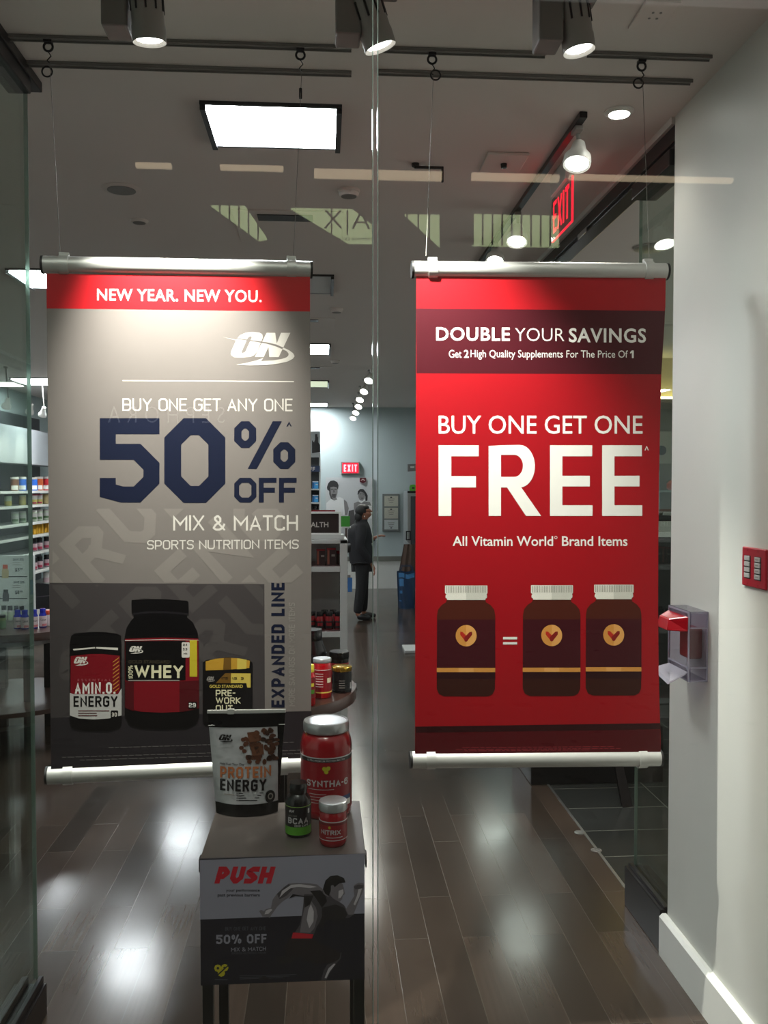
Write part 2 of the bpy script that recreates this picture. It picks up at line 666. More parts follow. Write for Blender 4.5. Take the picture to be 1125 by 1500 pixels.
def glazing(name, x0, y0, z0, x1, y1, z1, m, parent=None):
    return MB().box(x0, y0, z0, x1, y1, z1).build(name, m, parent)


# two big panes of the storefront with a butt joint, standing between the camera and everything else
sx = at_y(550, 800, GY).x
structure(glazing('window_1', -3.4, GY, .02, sx - .006, GY + .012, CZ + .6, M_glass))
structure(glazing('window_2', sx + .006, GY, .02, 3.2, GY + .012, CZ + .6, M_glass))
seal = MB().box(sx - .0062, GY + .001, .02, sx - .0042, GY + .011, CZ + .6).box(sx + .0042, GY + .001, .02, sx + .0062, GY + .011, CZ + .6)
structure(seal.build('trim_3', M_edge))
structure(MB().box(-3.4, GY - .03, 0, 3.2, GY + .042, .02).build('trim_4', M_black))

# side pane on the left, seen edge-on, with its dark head rail and floor shoe
LX = -.95
w3 = glazing('window_3', LX - .012, GY + .012, .12, LX, 2.94, CZ - .075, M_green)
structure(w3)
MB().box(LX - .0125, 2.9395, .12, LX + .0005, 2.9415, CZ - .075).build('pane_edge', M_edge, w3)
sh = MB().box(LX - .075, GY + .012, 0, LX + .03, 2.94, .105).box(LX - .05, GY + .012, .105, LX - .028, 2.94, .13).box(LX + .004, GY + .012, .105, LX + .02, 2.94, .13)
structure(sh.build('window_shoe', M_darkmetal, bevel=.003))
hd = MB().box(LX - .06, GY + .012, CZ - .078, LX + .012, 2.94, CZ - .03).box(LX - .09, GY + .012, CZ - .034, LX + .02, 3.03, CZ)
structure(hd.build('window_head', M_darkmetal, bevel=.003))

# short side pane behind the right wall, with head rail and floor shoe
w4 = glazing('window_4', WX + .02, 3.16, .16, WX + .032, 3.56, CZ - .16, M_green)
structure(w4)
MB().box(WX + .0195, 3.5595, .16, WX + .0325, 3.5615, CZ - .16).build('pane_edge', M_edge, w4)
s4 = MB().box(WX - .02, 3.17, 0, WX + .085, 3.56, .165).box(WX - .005, 3.17, .165, WX + .015, 3.56, .176)
s4.box(WX + .085, 3.17, 0, WX + .125, 3.45, .12)
structure(s4.build('window_shoe', M_darkmetal, bevel=.003))
structure(MB().box(WX - .015, 3.16, CZ - .17, WX + .09, 3.56, CZ - .11).build('window_head', M_darkmetal, bevel=.003))

# ---------------------------------------------------------------- ceiling fixtures
def ceiling_panel(px0, py0, px1, py1, label, m, group=None, depth=None, x0=None, x1=None):
    a, b = at_z(px0, py0, CZ), at_z(px1, py1, CZ)
    X0 = a.x if x0 is None else x0
    X1 = b.x if x1 is None else x1
    Y0, Y1 = a.y, (b.y if depth is None else a.y + depth)
    t = thing('ceiling_light', label, 'ceiling light', ((X0 + X1) / 2, (Y0 + Y1) / 2, CZ), 0, group)
    w, d = (X1 - X0) / 2, (Y1 - Y0) / 2
    f = .02
    fr = MB()
    fr.box(-w - f, -d, -.028, -w, d, -.0005).box(w, -d, -.028, w + f, d, -.0005)
    fr.box(-w - f, d, -.012, w + f, d + .012, -.0005).box(-w - f, -d - .012, -.012, w + f, -d, -.0005)
    fr.build('frame', M_black, t)
    pn = MB().box(-w, -d, -.01, w, d, -.001)
    pn.build('diffuser', m, t)
    return t


ceiling_panel(300, 149, 492, 214, 'large bright square ceiling light nearest the window', M_panel, x0=-.41, x1=.045)
ceiling_panel(440, 402, 482, 428, 'unlit louvred ceiling light right beside top of grey banner', M_panel_dim, x0=-.41, x1=.045)
ceiling_panel(440, 503, 477, 517.5, 'bright square ceiling light just right of the grey banner edge, second lit in row', M_panel, x0=-.41, x1=.045)
ceiling_panel(440, 557, 475, 566, 'pale greenish half-lit ceiling light in the row beside grey banner', M_panel_low, x0=-.41, x1=.045)
ceiling_panel(440, 589.5, 474, 596, 'farthest bright ceiling light of the row beside grey banner', M_panel, x0=-.41, x1=.045, depth=.55)
ceiling_panel(20, 393, 100, 420, 'bright ceiling light at top left corner of the grey banner', M_panel, x0=-1.93, x1=-1.45)
ceiling_panel(15, 553, 70, 563, 'bright ceiling light at far left beside the grey banner, lower of two', M_panel, x0=-3.85, x1=-3.3)
# lights of the same kind that the floor mirrors
for lx, ly in ((-1.95, 8.9), (-1.9, 12.0), (-3.5, 8.3)):
    a = ceiling_panel(100, 400, 200, 420, 'bright ceiling light hidden behind grey banner, mirrored in the floor', M_panel, x0=lx - .25, x1=lx + .25, group='mirrored ceiling lights')
    a.location = (lx, ly, CZ)


def vent(px0, py0, px1, py1, label, x0=None, x1=None):
    a, b = at_z(px0, py0, CZ), at_z(px1, py1, CZ)
    X0 = a.x if x0 is None else x0
    X1 = b.x if x1 is None else x1
    t = thing('ceiling_vent', label, 'vent', ((X0 + X1) / 2, (a.y + b.y) / 2, CZ))
    w, d = (X1 - X0) / 2, (b.y - a.y) / 2
    MB().box(-w, -d, -.006, w, d, -.0005).build('cover', M_ceil, t, bevel=.002)
    MB().box(-w * .55, -d * .8, -.011, w * .45, -d * .45, -.006).build('slot', M_black, t)
    return t


vent(338, 306, 500, 354, 'square ceiling vent with dark slot beyond the large ceiling light')
vent(440, 465, 487, 482, 'ceiling vent with dark slot between two ceiling lights beside grey banner', x0=-.4, x1=.09)
vent(440, 536, 483, 546, 'farther ceiling vent with dark slot beside grey banner', x0=-.4, x1=.09)


def disc_fixture(name, px, py, r, h, label, cat, m, m2=None):
    p = at_z(px, py, CZ)
    t = thing(name, label, cat, p)
    MB().lathe([(0.0001, -h), (r * .8, -h), (r * .86, -h * .8), (r * .9, -h * .5), (r, -h * .4), (r, -.0004)], 32).build('housing', m, t)
    MB().lathe([(0.0001, -h - .0015), (r * .7, -h - .0015), (r * .7, -h + .0005)], 32).build('grille' if m2 is None else 'lens', m2 or M_dimgrey, t)
    return t


disc_fixture('ceiling_speaker', 178, 277, .09, .006, 'round flush speaker grille on the ceiling above the grey banner', 'speaker', M_ceil)
disc_fixture('smoke_detector', 511, 278, .05, .03, 'small round smoke detector near the glass joint on the ceiling', 'smoke detector', M_ceil)
disc_fixture('smoke_detector', 493, 452, .05, .03, 'small round smoke detector farther back on ceiling right of grey banner', 'smoke detector', M_ceil)
disc_fixture('smoke_detector', 491, 528, .05, .03, 'tiny far smoke detector on ceiling, third from the window', 'smoke detector', M_ceil)
disc_fixture('smoke_detector', 204, 323, .045, .012, 'small pale disc on ceiling just above left part of grey banner', 'smoke detector', M_ceil)
disc_fixture('downlight', 907, 163, .052, .012, 'recessed round downlight in the ceiling near top of right wall', 'ceiling light', M_white, M_lens)
dl = at_z(907, 163, CZ)
lamp('SPOT', 'downlight_beam', (dl.x, dl.y, CZ - .03), MALL_W * .35, (dl.x + .05, dl.y - .05, 0), .04, 110, 1.0)

# square hatch with a little dome
hp = at_z(738, 236, CZ)
t = thing('ceiling_hatch', 'square white ceiling plate with a small dark knob beside the light track', 'ceiling plate', hp)
MB().box(-.085, -.1, -.012, .085, .1, -.0004).build('plate', M_ceil, t, bevel=.004)
MB().lathe([(.0001, -.03), (.012, -.028), (.014, -.012)], 14).build('knob', M_black, t)
hp = at_z(958, 20, CZ)
t = thing('ceiling_hatch', 'square ceiling plate with tiny screws at the top right corner', 'ceiling plate', hp)
MB().box(-.05, -.075, -.008, .05, .075, -.0004).build('plate', M_ceil, t, bevel=.003)
for sx_, sy_ in ((-.01, .01), (.012, .01), (-.01, -.02), (.012, -.02)):
    MB().lathe([(.0001, -.0095), (.004, -.0095), (.004, -.008)], 8, (sx_, sy_)).build('screw', M_greyplastic, t)
# black bracket
bk = at_z(628, 240, CZ)
t = thing('ceiling_bracket', 'small black hook bracket on the ceiling above the red banner', 'bracket', bk)
MB().lathe([(.0001, -.012), (.016, -.012), (.016, -.0004)], 16, (-.055, 0)).build('base', M_black, t)
MB().box(-.06, -.006, -.02, .06, .006, -.01).box(.052, -.006, -.075, .062, .006, -.01).build('arm', M_black, t, bevel=.002)

# hanging rails in two rows, with eye hooks, rings and the wires of the banners
def hanging_rail(px0, py0, px1, py1, label):
    a, b = at_z(px0, py0, CZ), at_z(px1, py1, CZ)
    y = (a.y + b.y) / 2
    m = MB().box(a.x, y - .013, CZ - .007, b.x, y + .013, CZ - .0004).box(a.x, y - .013, CZ - .012, b.x, y - .009, CZ - .007).box(a.x, y + .009, CZ - .012, b.x, y + .013, CZ - .007)
    tag(m.build('ceiling_rail', M_dimgrey, bevel=.0015), label, 'ceiling rail')
    return y


RY = hanging_rail(5, 52, 515, 68, 'grey ceiling rail on the left nearest the window, under the left spotlight')
hanging_rail(560, 70, 800, 77, 'short grey ceiling rail between middle and right spotlights')
hanging_rail(860, 78, 1043, 81, 'grey ceiling rail end to the right of the right spotlight')
hanging_rail(32, 92, 515, 104, 'second grey ceiling rail on the left, behind the first one')
hanging_rail(553, 105, 1015, 116, 'second grey ceiling rail on the right, behind the first one')


# ---------------------------------------------------------------- spotlights over the window
def window_spot(px, py, Y, aim, label, pool, power=1.0, cone=62):
    p = at_y(px, py, Y)                      # centre of the lens
    t = thing('spotlight', label, 'spotlight', (p.x, p.y, CZ))
    d = Vector(aim).normalized()
    q = (-d).to_track_quat('Z', 'Y').to_matrix().to_4x4()
    M = Matrix.Translation(p - Vector((p.x, p.y, CZ))) @ q
    r = .042
    L = .125
    # local z of M runs from the lens back along the head
    MB().lathe([(r * .8, .002), (r, -.008), (r * 1.02, .012), (r * 1.02, .03), (r * .98, .034), (r * .98, L * .8), (r * .8, L), (.0001, L)], 32, M=M).build('head', M_greyplastic, t)
    fins = MB()
    for k in range(10):
        a = 2 * PI * k / 10
        c = M @ Vector((r * .99 * math.cos(a), r * .99 * math.sin(a), L * .5))
        e = M @ Vector((r * .99 * math.cos(a), r * .99 * math.sin(a), L * .86))
        fins.tube(c, e, .003, 6)
    fins.build('cooling_fins', M_darkmetal, t)
    MB().lathe([(.0001, .0), (r * .78, .0), (r * .8, .004)], 28, M=M).build('lens', M_lens, t)
    box = MB().box(-.115, -.035, -.175, -.05, .05, -.0004).box(-.115, -.035, -.05, .05, .05, -.0004)
    box.build('driver_box', mat('spot_grey_paint', '#6f6a66', .6, noise=.03), t, bevel=.006)
    arm = MB().tube((-.06, .01, -.07), M @ Vector((0, 0, L * .6)), .01, 10)
    arm.build('yoke', M_greyplastic, t)
    src = p + d * .012
    bd = (Vector(pool) - src).normalized()       # the reflector inside throws its pool here
    lamp('SPOT', 'beam', src - Vector((p.x, p.y, CZ)), SPOT_W * power, None, .02, cone, 1.0, parent=t).rotation_euler = bd.to_track_quat('-Z', 'Y').to_euler()
    return t


window_spot(219, 58, 2.33, (.04, .17, -1), 'left spotlight over the grey banner', at_y(258, 500, 2.63), 1.85, 54)
window_spot(556, 66, 2.33, (.36, .14, -1), 'middle spotlight at top of the glass joint, tilted towards red banner', at_y(690, 600, 2.65), 1.9, 54)
window_spot(848, 71, 2.33, (.16, .02, -1), 'right spotlight over the red banner', at_x(1040, 700, WX), .03, 85)

# ---------------------------------------------------------------- track lights on the ceiling, right and far
tl = at_z(855, 163, CZ)
te = at_z(738, 335, CZ)
tx = tl.x
m = MB().box(tx - .014, tl.y, CZ - .022, tx + .014, 5.6, CZ - .0004)
tag(m.build('light_track', M_darkmetal, bevel=.001), 'dark light track running back along the ceiling on the right', 'light track')


def track_lamp(px, py, X, Y, aim, label, r=.05, L=.09, group=None, drop=None, power=TRACK_W, lit=True):
    p = at_y(px, py, Y) if px is not None else Vector((X, Y, drop))
    t = thing('track_light', label, 'track light', (p.x, p.y, CZ), 0, group)
    o = Vector((p.x, p.y, CZ))
    d = (Vector(aim) - p).normalized()
    M = Matrix.Translation(p - o) @ (-d).to_track_quat('Z', 'Y').to_matrix().to_4x4()
    MB().lathe([(r * .85, .001), (r, -.004), (r * 1.03, .008), (r * .98, .03), (r * .62, .055), (r * .45, L), (.0001, L)], 24, M=M).build('shade', M_white, t)
    MB().lathe([(.0001, .0), (r * .84, .0), (r * .86, .003)], 24, M=M).build('lens', M_lens, t)
    MB().tube(M @ Vector((0, 0, L)), (0, 0, -.02), .007, 8).build('stem', M_greyplastic, t)
    MB().box(-.015, -.03, -.04, .015, .03, -.0225).build('adapter', M_greyplastic, t, bevel=.003)
    if power:
        lamp('SPOT', 'beam', (p + d * .012) - o, power, None, .03, 80, 1.0, parent=t).rotation_euler = d.to_track_quat('-Z', 'Y').to_euler()
    return t


track_lamp(845, 240, tx, 3.22, (tx - .5, 2.3, 0), 'white track light with bright round lens nearest on the right track')
track_lamp(757, 354, tx, 4.23, (tx - .5, 3.1, 0), 'white track light second along the right track')
track_lamp(725, 383, tx, 4.77, (tx - .5, 3.4, 0), 'white track light third along right track, just above red banner')
for (px, py, Y), nm in zip(((540, 558, 10.0), (533, 574, 10.9), (527, 586, 11.6), (525, 596, 12.4), (521, 605, 13.2), (517, 613, 14.0)),
                           ('nearest of the far row', 'second of the far row', 'third of the far row', 'fourth of the far row', 'fifth of the far row', 'farthest of the far row')):
    track_lamp(px, py, 0, Y, (-.25, Y - 1.6, .6), 'small white track light over the aisle, ' + nm, r=.055, L=.1, group='track lights over the aisle', power=TRACK_W * 1.0)
for px, py, Y, nm in ((9, 597, 10.0, 'seen through the green side pane'), (43, 605, 10.8, 'between the pane edge and banner, left one'), (62, 609, 11.4, 'between the pane edge and banner, right one')):
    track_lamp(px, py, 0, Y, (-4.0, Y + .6, 1.4), 'small white track light at far left, ' + nm, r=.05, L=.12, group='track lights at far left', power=TRACK_W)

# edge-lit exit sign hung along the ceiling on the right
fr = Frame((1.0, 3.68, EYE + 1.16), (0, -1))
ex = thing('exit_sign', 'red edge-lit EXIT sign hanging lengthwise below ceiling on the right', 'exit sign', fr.o, fr.rot)
M_red_glow = mat('red_sign_light', '#ff2030', .4, emit='#ff1830', estr=1.3, noise=.01)
MB().box(-.155, -.004, -.09, .155, .004, .09).build('acrylic_panel', glass_mat('acrylic', '#e8e2e2'), ex)
EXL = MB()
for poly in stroke_text('EXIT', 1.75, t=.13, ch=0):
    EXL.add([(-.125 + u * .25, -.005, -.065 + v * .135) for u, v in poly], [[0, 1, 2, 3]])
EXL.build('lettering', M_red_glow, ex, fix=False)
MB().box(-.155, -.0042, -.094, .155, .0042, -.09).box(.155, -.0042, -.09, .158, .0042, .09).build('glowing_edge', M_red_glow, ex)
MB().box(-.12, -.02, .09, .12, .02, CZ - fr.o.z - .0004).build('housing', M_white, ex, bevel=.003)
# steel plate standing in for a bright light slot in the header
hs = at_x(853, 342, WX - .002)
tag(MB().box(WX - .006, hs.y - .07, hs.z - .012, WX - .0003, hs.y + .07, hs.z + .012).build('light_slot_plate', M_steel, bevel=.002), 'small metal plate for a bright light slot on the dark header beam', 'metal plate')

# ---------------------------------------------------------------- the two hanging banners
M_rail = M_alu
M_cap = mat('black_end_cap', '#161616', .5, noise=.03)
G = {}


def banner(name, label, tl, tr, bl, br, dl, dr, panel_px, fabric, rail_r=.0255):
    TLp, TRp = at_y(*tl, dl), at_y(*tr, dr)
    BLp, BRp = at_y(*bl, dl), at_y(*br, dr)
    o = (TLp + TRp + BLp + BRp) / 4
    exv = ((TRp - TLp) + (BRp - BLp)) / 2
    fr = Frame(o, exv)
    t = thing(name, label, 'banner', fr.o, fr.rot)
    for nm, A, B in (('top_rail', TLp, TRp), ('bottom_rail', BLp, BRp)):
        a = ((A - fr.o).dot(fr.ex), A.z - fr.o.z)
        b = ((B - fr.o).dot(fr.ex), B.z - fr.o.z)
        z = (a[1] + b[1]) / 2
        rl = MB().tube((a[0], 0, a[1]), (b[0], 0, b[1]), rail_r, 28).build(nm, M_rail, t)
        for s, e, sg in (('l', a, 1), ('r', b, -1)):
            MB().tube((e[0] - sg * .007, 0, e[1]), (e[0] - sg * .0002, 0, e[1]), rail_r * 1.02, 24).build('end_cap', M_cap, rl)
            c0, c1 = e[0] + sg * .043, e[0] + sg * .07
            cl = MB().tube((c0, 0, e[1]), (c1, 0, e[1]), rail_r * 1.16, 28)
            cl.box(min(c0, c1), -.008, e[1] + rail_r * .9, max(c0, c1), .008, e[1] + rail_r * 1.45)
            cl.build('clamp', M_rail, rl)
        G[name + nm] = (fr, a, b)
    return t, fr


def c3(x, y): return 40 + x * .3911, 370 + y * .3912
def c4(x, y): return 40 + x * .3911, 760 + y * .391
def c5(x, y): return 590 + x * .3644, 370 + y * .3645
def c6(x, y): return 590 + x * .3644, 740 + y * .3643


P_red = mat('print_red', '#ae111b', .36, noise=.02, nscale=15)
P_grey = mat('print_warm_grey', '#77706d', .36, noise=.04, nscale=6)
P_ghost = mat('print_ghost_grey', '#827b77', .36, noise=.04, nscale=6)
P_dgrey = mat('print_dark_grey', '#3f3a3b', .36, noise=.05, nscale=6)
P_dgrey2 = mat('print_deep_grey', '#272327', .36, noise=.05, nscale=6)
P_dghost = mat('print_dark_ghost', '#494444', .36, noise=.05, nscale=6)
P_navy = mat('print_navy', '#0a122b', .4, noise=.03)
P_white = mat('print_white', '#dddbd6', .4, noise=.01)
P_lt = mat('print_light_grey', '#cfc9c2', .4, noise=.02)
P_mid = mat('print_mid_grey', '#8d8782', .4, noise=.02)
P_black = mat('print_black', '#0b090b', .3, noise=.05)
P_black2 = mat('print_soft_black', '#19161a', .35, noise=.05)
P_label_red = mat('print_label_red', '#760d1a', .35, noise=.03)
P_label_dred = mat('print_label_dark_red', '#4c0b13', .35, noise=.03)
P_gold = mat('print_gold', '#b98d2f', .35, noise=.04)
P_gold2 = mat('print_pale_gold', '#cdb552', .35, noise=.04)
P_dgold = mat('print_dark_gold', '#6d4d1b', .35, noise=.04)
P_cream = mat('print_cream', '#d9d2b0', .4, noise=.02)
P_yellow = mat('print_yellow', '#bdab2b', .4, noise=.02)

# ---- grey banner
gb, F1 = banner('hanging_banner', 'grey hanging banner with red top band reading 50% OFF', (64, 388), (454, 395), (70.5, 1136), (442, 1119), 2.607, 2.693, None, None)
a = Art(F1, base=.012)
a.poly([(69, 396), (453.5, 402), (455.5, 800), (455, 1116), (76, 1128), (72.5, 760)], P_grey, 0)
panel = a.build('fabric_panel', gb)
a = Art(F1, base=.012)
a.poly([(69, 402), (453.5, 407), (453.6, 457.5), (69.6, 453)], P_red, 1)
a.font('NEW YEAR. NEW YOU.', 143, 424, 383, 441.5, P_white, 2, offset=.015, dy=2.5, spacing=1.06)
a.build('header_band', panel)
a = Art(F1, base=.012)
# big ghosted letters set on the slant


def clip_poly(pts, x0, y0, x1, y1):
    for ax, lim, sg in ((0, x0, 1), (0, x1, -1), (1, y0, 1), (1, y1, -1)):
        out = []
        for i in range(len(pts)):
            p, q = pts[i - 1], pts[i]
            dp, dq = (p[ax] - lim) * sg, (q[ax] - lim) * sg
            if (dp >= 0) != (dq >= 0):
                k = dp / (dp - dq)
                out.append((p[0] + (q[0] - p[0]) * k, p[1] + (q[1] - p[1]) * k))
            if dq >= 0:
                out.append(q)
        pts = out
        if not pts:
            break
    return pts


def ghost(a, txt, ox, oy, size, asp, ang, m, layer, t=.2):
    ca, sa = math.cos(ang), math.sin(ang)
    for poly in stroke_text(txt, asp, t, .2):
        pts = []
        for u, v in poly:
            X, Y = u * asp * size, v * size
            pts.append((ox + X * ca - Y * sa * 1.0, oy - X * sa - Y * ca))
        # keep the print on the cloth, and darker where the printed box lies under it
        for clip, mm in (((78, 745, 450, 853), m), ((78, 856, 386, 1048), P_dghost)):
            q = clip_poly(pts, *clip)
            if len(q) > 2:
                a.poly(q, mm, layer)


ang = math.radians(42)
a.poly([(73.5, 853), (387, 855), (388, 1118.5), (76, 1127)], P_dgrey, .3)
a.poly([(75.5, 1050), (455.5, 1040), (455, 1116), (76, 1127.5)], P_dgrey2, .75)
ghost(a, 'TRUE', 92, 905, 84, 3.2, ang, P_ghost, 1.2)
ghost(a, 'STRENGTH', 130, 1035, 84, 6.4, ang, P_ghost, 1.2)
ghost(a, 'TRUE', 270, 1040, 84, 3.2, ang, P_ghost, 1.2)
for k, (x0, x1, y) in enumerate(((160, 430, 1093), (92, 452, 1107), (118, 452, 1111))):
    seg = x0
    while seg < x1 - 6:
        wd = random.uniform(4, 14)
        a.rect(seg, y - (seg - x0) * .03, min(seg + wd, x1), y + .9 - (seg - x0) * .03, mat('print_fine_grey', '#6a6464', .4, noise=.02), 2.5)
        seg += wd + 2
a.build('printed_background', panel)
a = Art(F1, base=.012)
a.rect(180, 557.5, 430, 559, P_lt, 2, dy=1.5)
on_logo(a, 338, 487.5, 431, 536, mat('print_silver', '#c6c0ba', .4, noise=.02), P_grey, 2)
a.poly([c3(730, 318), c3(800, 333), c3(800, 336)], mat('print_silver'), 2)
a.build('printed_logo', panel)
a = Art(F1, base=.012)
a.stroke('BUY ONE GET ANY ONE', 180, 584, 428, 602.5, P_lt, t=.12, ch=.14, dy=.5)
a.build('text_line', panel)
a = Art(F1, base=.012)
a.stroke('MIX & MATCH', 254, 754.5, 436, 777, P_lt, t=.13, ch=.14, dy=0)
a.build('text_line', panel)
a = Art(F1, base=.012)
a.stroke('SPORTS NUTRITION ITEMS', 216, 791, 437, 804.5, P_lt, t=.13, ch=.14, dy=-1)
a.build('text_line', panel)
a = Art(F1, base=.012)
a.stroke('MORE SAVINGS ON MORE ITEMS', 422.5, 882, 431.5, 1033, mat('print_tan_grey', '#8f8984', .4, noise=.02), t=.13, ch=.14, rot=True)
a.build('text_line', panel)
a = Art(F1, base=.012)
a.stroke('5', 147, 613, 234, 736, P_navy, t=.19, ch=.17)
a.stroke('0', 241, 613, 330, 736.5, P_navy, t=.2, ch=.17)
a.stroke('%', 343, 617.5, 432, 687, P_navy, t=.19, ch=.17)
a.build('discount_figure', panel)
a = Art(F1, base=.012)
a.stroke('OFF', 343, 700, 434, 736, P_navy, t=.2, ch=.17, gap=.1)
a.poly([(419, 625), (423, 618), (427, 625), (425, 625), (423, 621.5), (421, 625)], P_navy, 2)
a.build('text_line', panel)
a = Art(F1, base=.012)
a.stroke('EXPANDED LINE', 397, 853, 416.5, 1035, P_navy, t=.22, ch=.14, gap=.16, rot=True)
a.build('text_line', panel)


# the three printed tubs
def ca(x, y): return 90 + x * .14663, 860 + y * .14667
def cb(x, y): return 230 + x * .19556, 860 + y * .19556


a = Art(F1, ca, base=.0128)
a.poly([(105, 480), (140, 455), (300, 440), (440, 442), (560, 458), (600, 480), (605, 560), (608, 1350), (580, 1400), (480, 1425), (230, 1425), (120, 1400), (92, 1350), (90, 560)], P_black, 2)
a.poly([(120, 610), (340, 590), (345, 604), (130, 625)], P_lt, 3)
a.poly([(352, 590), (570, 598), (570, 622), (355, 606)], P_lt, 3)
a.poly([(100, 680), (300, 660), (420, 660), (588, 678), (592, 1060), (98, 1060)], P_label_red, 3)
a.poly([(92, 1045), (130, 1060), (570, 1060), (606, 1000), (606, 1270), (480, 1300), (330, 1310), (180, 1300), (92, 1270)], mat('print_label_white', '#b9b6b4', .4, noise=.02), 4)
for k in range(9):
    y = 690 + k * 38
    a.poly([(520, y + 45), (580, y), (580, y + 12), (520, y + 57)], mat('print_orange', '#b97a35', .4, noise=.02), 5)
on_logo(a, 132, 686, 275, 775, P_lt, P_label_red, 4)
a.font('ESSENTIAL', 170, 908, 500, 928, mat('print_pink', '#b0626a', .4), 5, spacing=1.8)
a.stroke('AMIN.O.', 142, 940, 545, 1056, P_white, 6, t=.17, ch=.12)
a.stroke('ENERGY', 128, 1078, 565, 1184, P_black, 6, t=.17, ch=.12)
for k, x1 in enumerate((485, 360, 365)):
    a.rect(175, 1220 + 24 * k, x1, 1229 + 24 * k, P_label_dred, 6)
a.rrect(498, 1220, 572, 1300, 12, P_black, 6)
a.stroke('30', 510, 1240, 560, 1282, P_lt, 7, t=.18, ch=.14)
a.build('printed_tub', panel)['label'] = 'black lidded tub print with red and white label'

a = Art(F1, cb, base=.0128)
a.poly([(-188, 105), (-185, 92), (-60, 85), (60, 86), (225, 98), (237, 108), (238, 190), (225, 205), (228, 225), (270, 260), (303, 330), (312, 380), (316, 960), (290, 1020), (220, 1050), (60, 1058), (-120, 1052), (-200, 1025), (-238, 960), (-240, 380), (-225, 300), (-190, 245), (-170, 225), (-172, 205), (-186, 190)], P_black, 2)
a.poly([(-188, 190), (-60, 175), (60, 175), (238, 190), (225, 205), (60, 192), (-60, 192), (-172, 205)], P_black2, 3)
a.poly([(-236, 382), (60, 372), (310, 380), (316, 900), (200, 925), (40, 932), (-120, 925), (-236, 895)], P_label_red, 3)
a.poly([(170, 700), (316, 690), (316, 900), (200, 925), (170, 926)], P_label_dred, 4)
a.poly([(-236, 700), (-170, 700), (-170, 922), (-236, 895)], P_label_dred, 4)
a.poly([(-236, 392), (60, 384), (310, 390), (310, 394), (60, 389), (-236, 397)], P_lt, 4)
a.poly([(-234, 400), (215, 396), (215, 690), (-200, 700), (-234, 690)], P_black, 4)
on_logo(a, -205, 435, -100, 492, P_lt, P_black, 5)
a.font('GOLD STANDARD', -212, 540, 100, 566, mat('print_dim_gold', '#3d3528', .4), 5, offset=.02)
a.stroke('100%', -212, 580, -178, 680, P_cream, 5, t=.16, rot=True)
a.stroke('WHEY', -165, 578, 198, 674, P_cream, 5, t=.2, ch=.1)
a.rect(-212, 688, 170, 696, P_mid, 5)
a.rrect(186, 407, 246, 522, 10, P_lt, 5)
for k, s in enumerate(('24', '5.5', '4')):
    a.stroke(s, 196, 418 + 33 * k, 228, 434 + 33 * k, P_black, 6, t=.2)
a.poly([(246, 392), (300, 391), (302, 664), (246, 664)], P_yellow, 5)
a.rrect(236, 850, 300, 905, 8, P_black, 5)
a.stroke('29', 240, 860, 292, 892, P_white, 6, t=.18, ch=.14)
a.build('printed_tub', panel)['label'] = 'large black jug print with black and red label'

a = Art(F1, cb, base=.0128)
a.poly([(343, 560), (370, 540), (530, 520), (690, 540), (714, 560), (714, 1000), (690, 1030), (560, 1045), (430, 1040), (360, 1025), (343, 1000)], P_black, 2)
a.poly([(365, 550), (440, 530), (530, 523), (620, 528), (695, 545), (690, 600), (530, 612), (365, 618)], P_gold, 3)
a.poly([(500, 524), (555, 523), (555, 610), (495, 614)], P_dgold, 4)
a.poly([(600, 526), (670, 538), (668, 604), (600, 609)], P_gold2, 4)
a.poly([(510, 638), (700, 640), (700, 745), (675, 745), (668, 712), (440, 712)], P_gold2, 3)
a.poly([(510, 638), (555, 638), (552, 712), (440, 712)], P_dgold, 4)
for x0, x1, s in ((480, 530, '175'), (560, 598, '1.5'), (628, 648, '3')):
    a.stroke(s, x0, 668, x1, 686, P_black, 5, t=.18)
on_logo(a, 372, 662, 432, 702, P_mid, P_black, 3)
a.font('GOLD STANDARD', 394, 724, 642, 748, P_gold2, 3, offset=.02)
a.stroke('PRE-', 440, 762, 586, 810, P_cream, 3, t=.17, ch=.12)
a.stroke('WORK', 440, 818, 626, 866, P_cream, 3, t=.17, ch=.12)
a.stroke('OUT', 440, 876, 566, 924, P_cream, 3, t=.17, ch=.12)
a.build('printed_tub', panel)['label'] = 'small black tub print with gold lid'

# ---- red banner
rb, F2 = banner('hanging_banner', 'red hanging banner reading BUY ONE GET ONE FREE with three printed bottles', (606, 395), (974.5, 398), (603.5, 1113), (965, 1110), 2.65, 2.675, None, None)
R_red = mat('print_bright_red', '#950e18', .34, noise=.02, nscale=15)
R_band = mat('print_wine_band', '#400d17', .34, noise=.03, nscale=15)
R_low = mat('print_deep_wine', '#4c0911', .34, noise=.03, nscale=15)
R_stripe = mat('print_wine_stripe', '#2c090d', .34, noise=.03)
edge = [(973, 402), (972.3, 450), (971, 475), (968.5, 515), (966.4, 548), (964.6, 620), (963, 700), (962, 800), (961.7, 886), (962.5, 980), (964.6, 1060), (965.5, 1080), (965.3, 1104)]
a = Art(F2, base=.012)
a.poly([(609, 402)] + edge + [(607, 1106)], R_red, 0)
panel2 = a.build('fabric_panel', rb)
a = Art(F2, base=.012)
a.poly([c5(52, 228), c5(1048, 237), (968.5, 515), c5(1033, 490), (966.4, 549), c5(53, 487)], R_band, 1)
a.build('upper_band', panel2)
a = Art(F2, base=.012)
a.poly([c6(48, 905), c6(1028, 898), (965.3, 1104), (607, 1106)], R_low, 1)
a.poly([c6(48, 886), c6(1029, 872), c6(1029, 897), c6(48, 910)], R_stripe, 2)
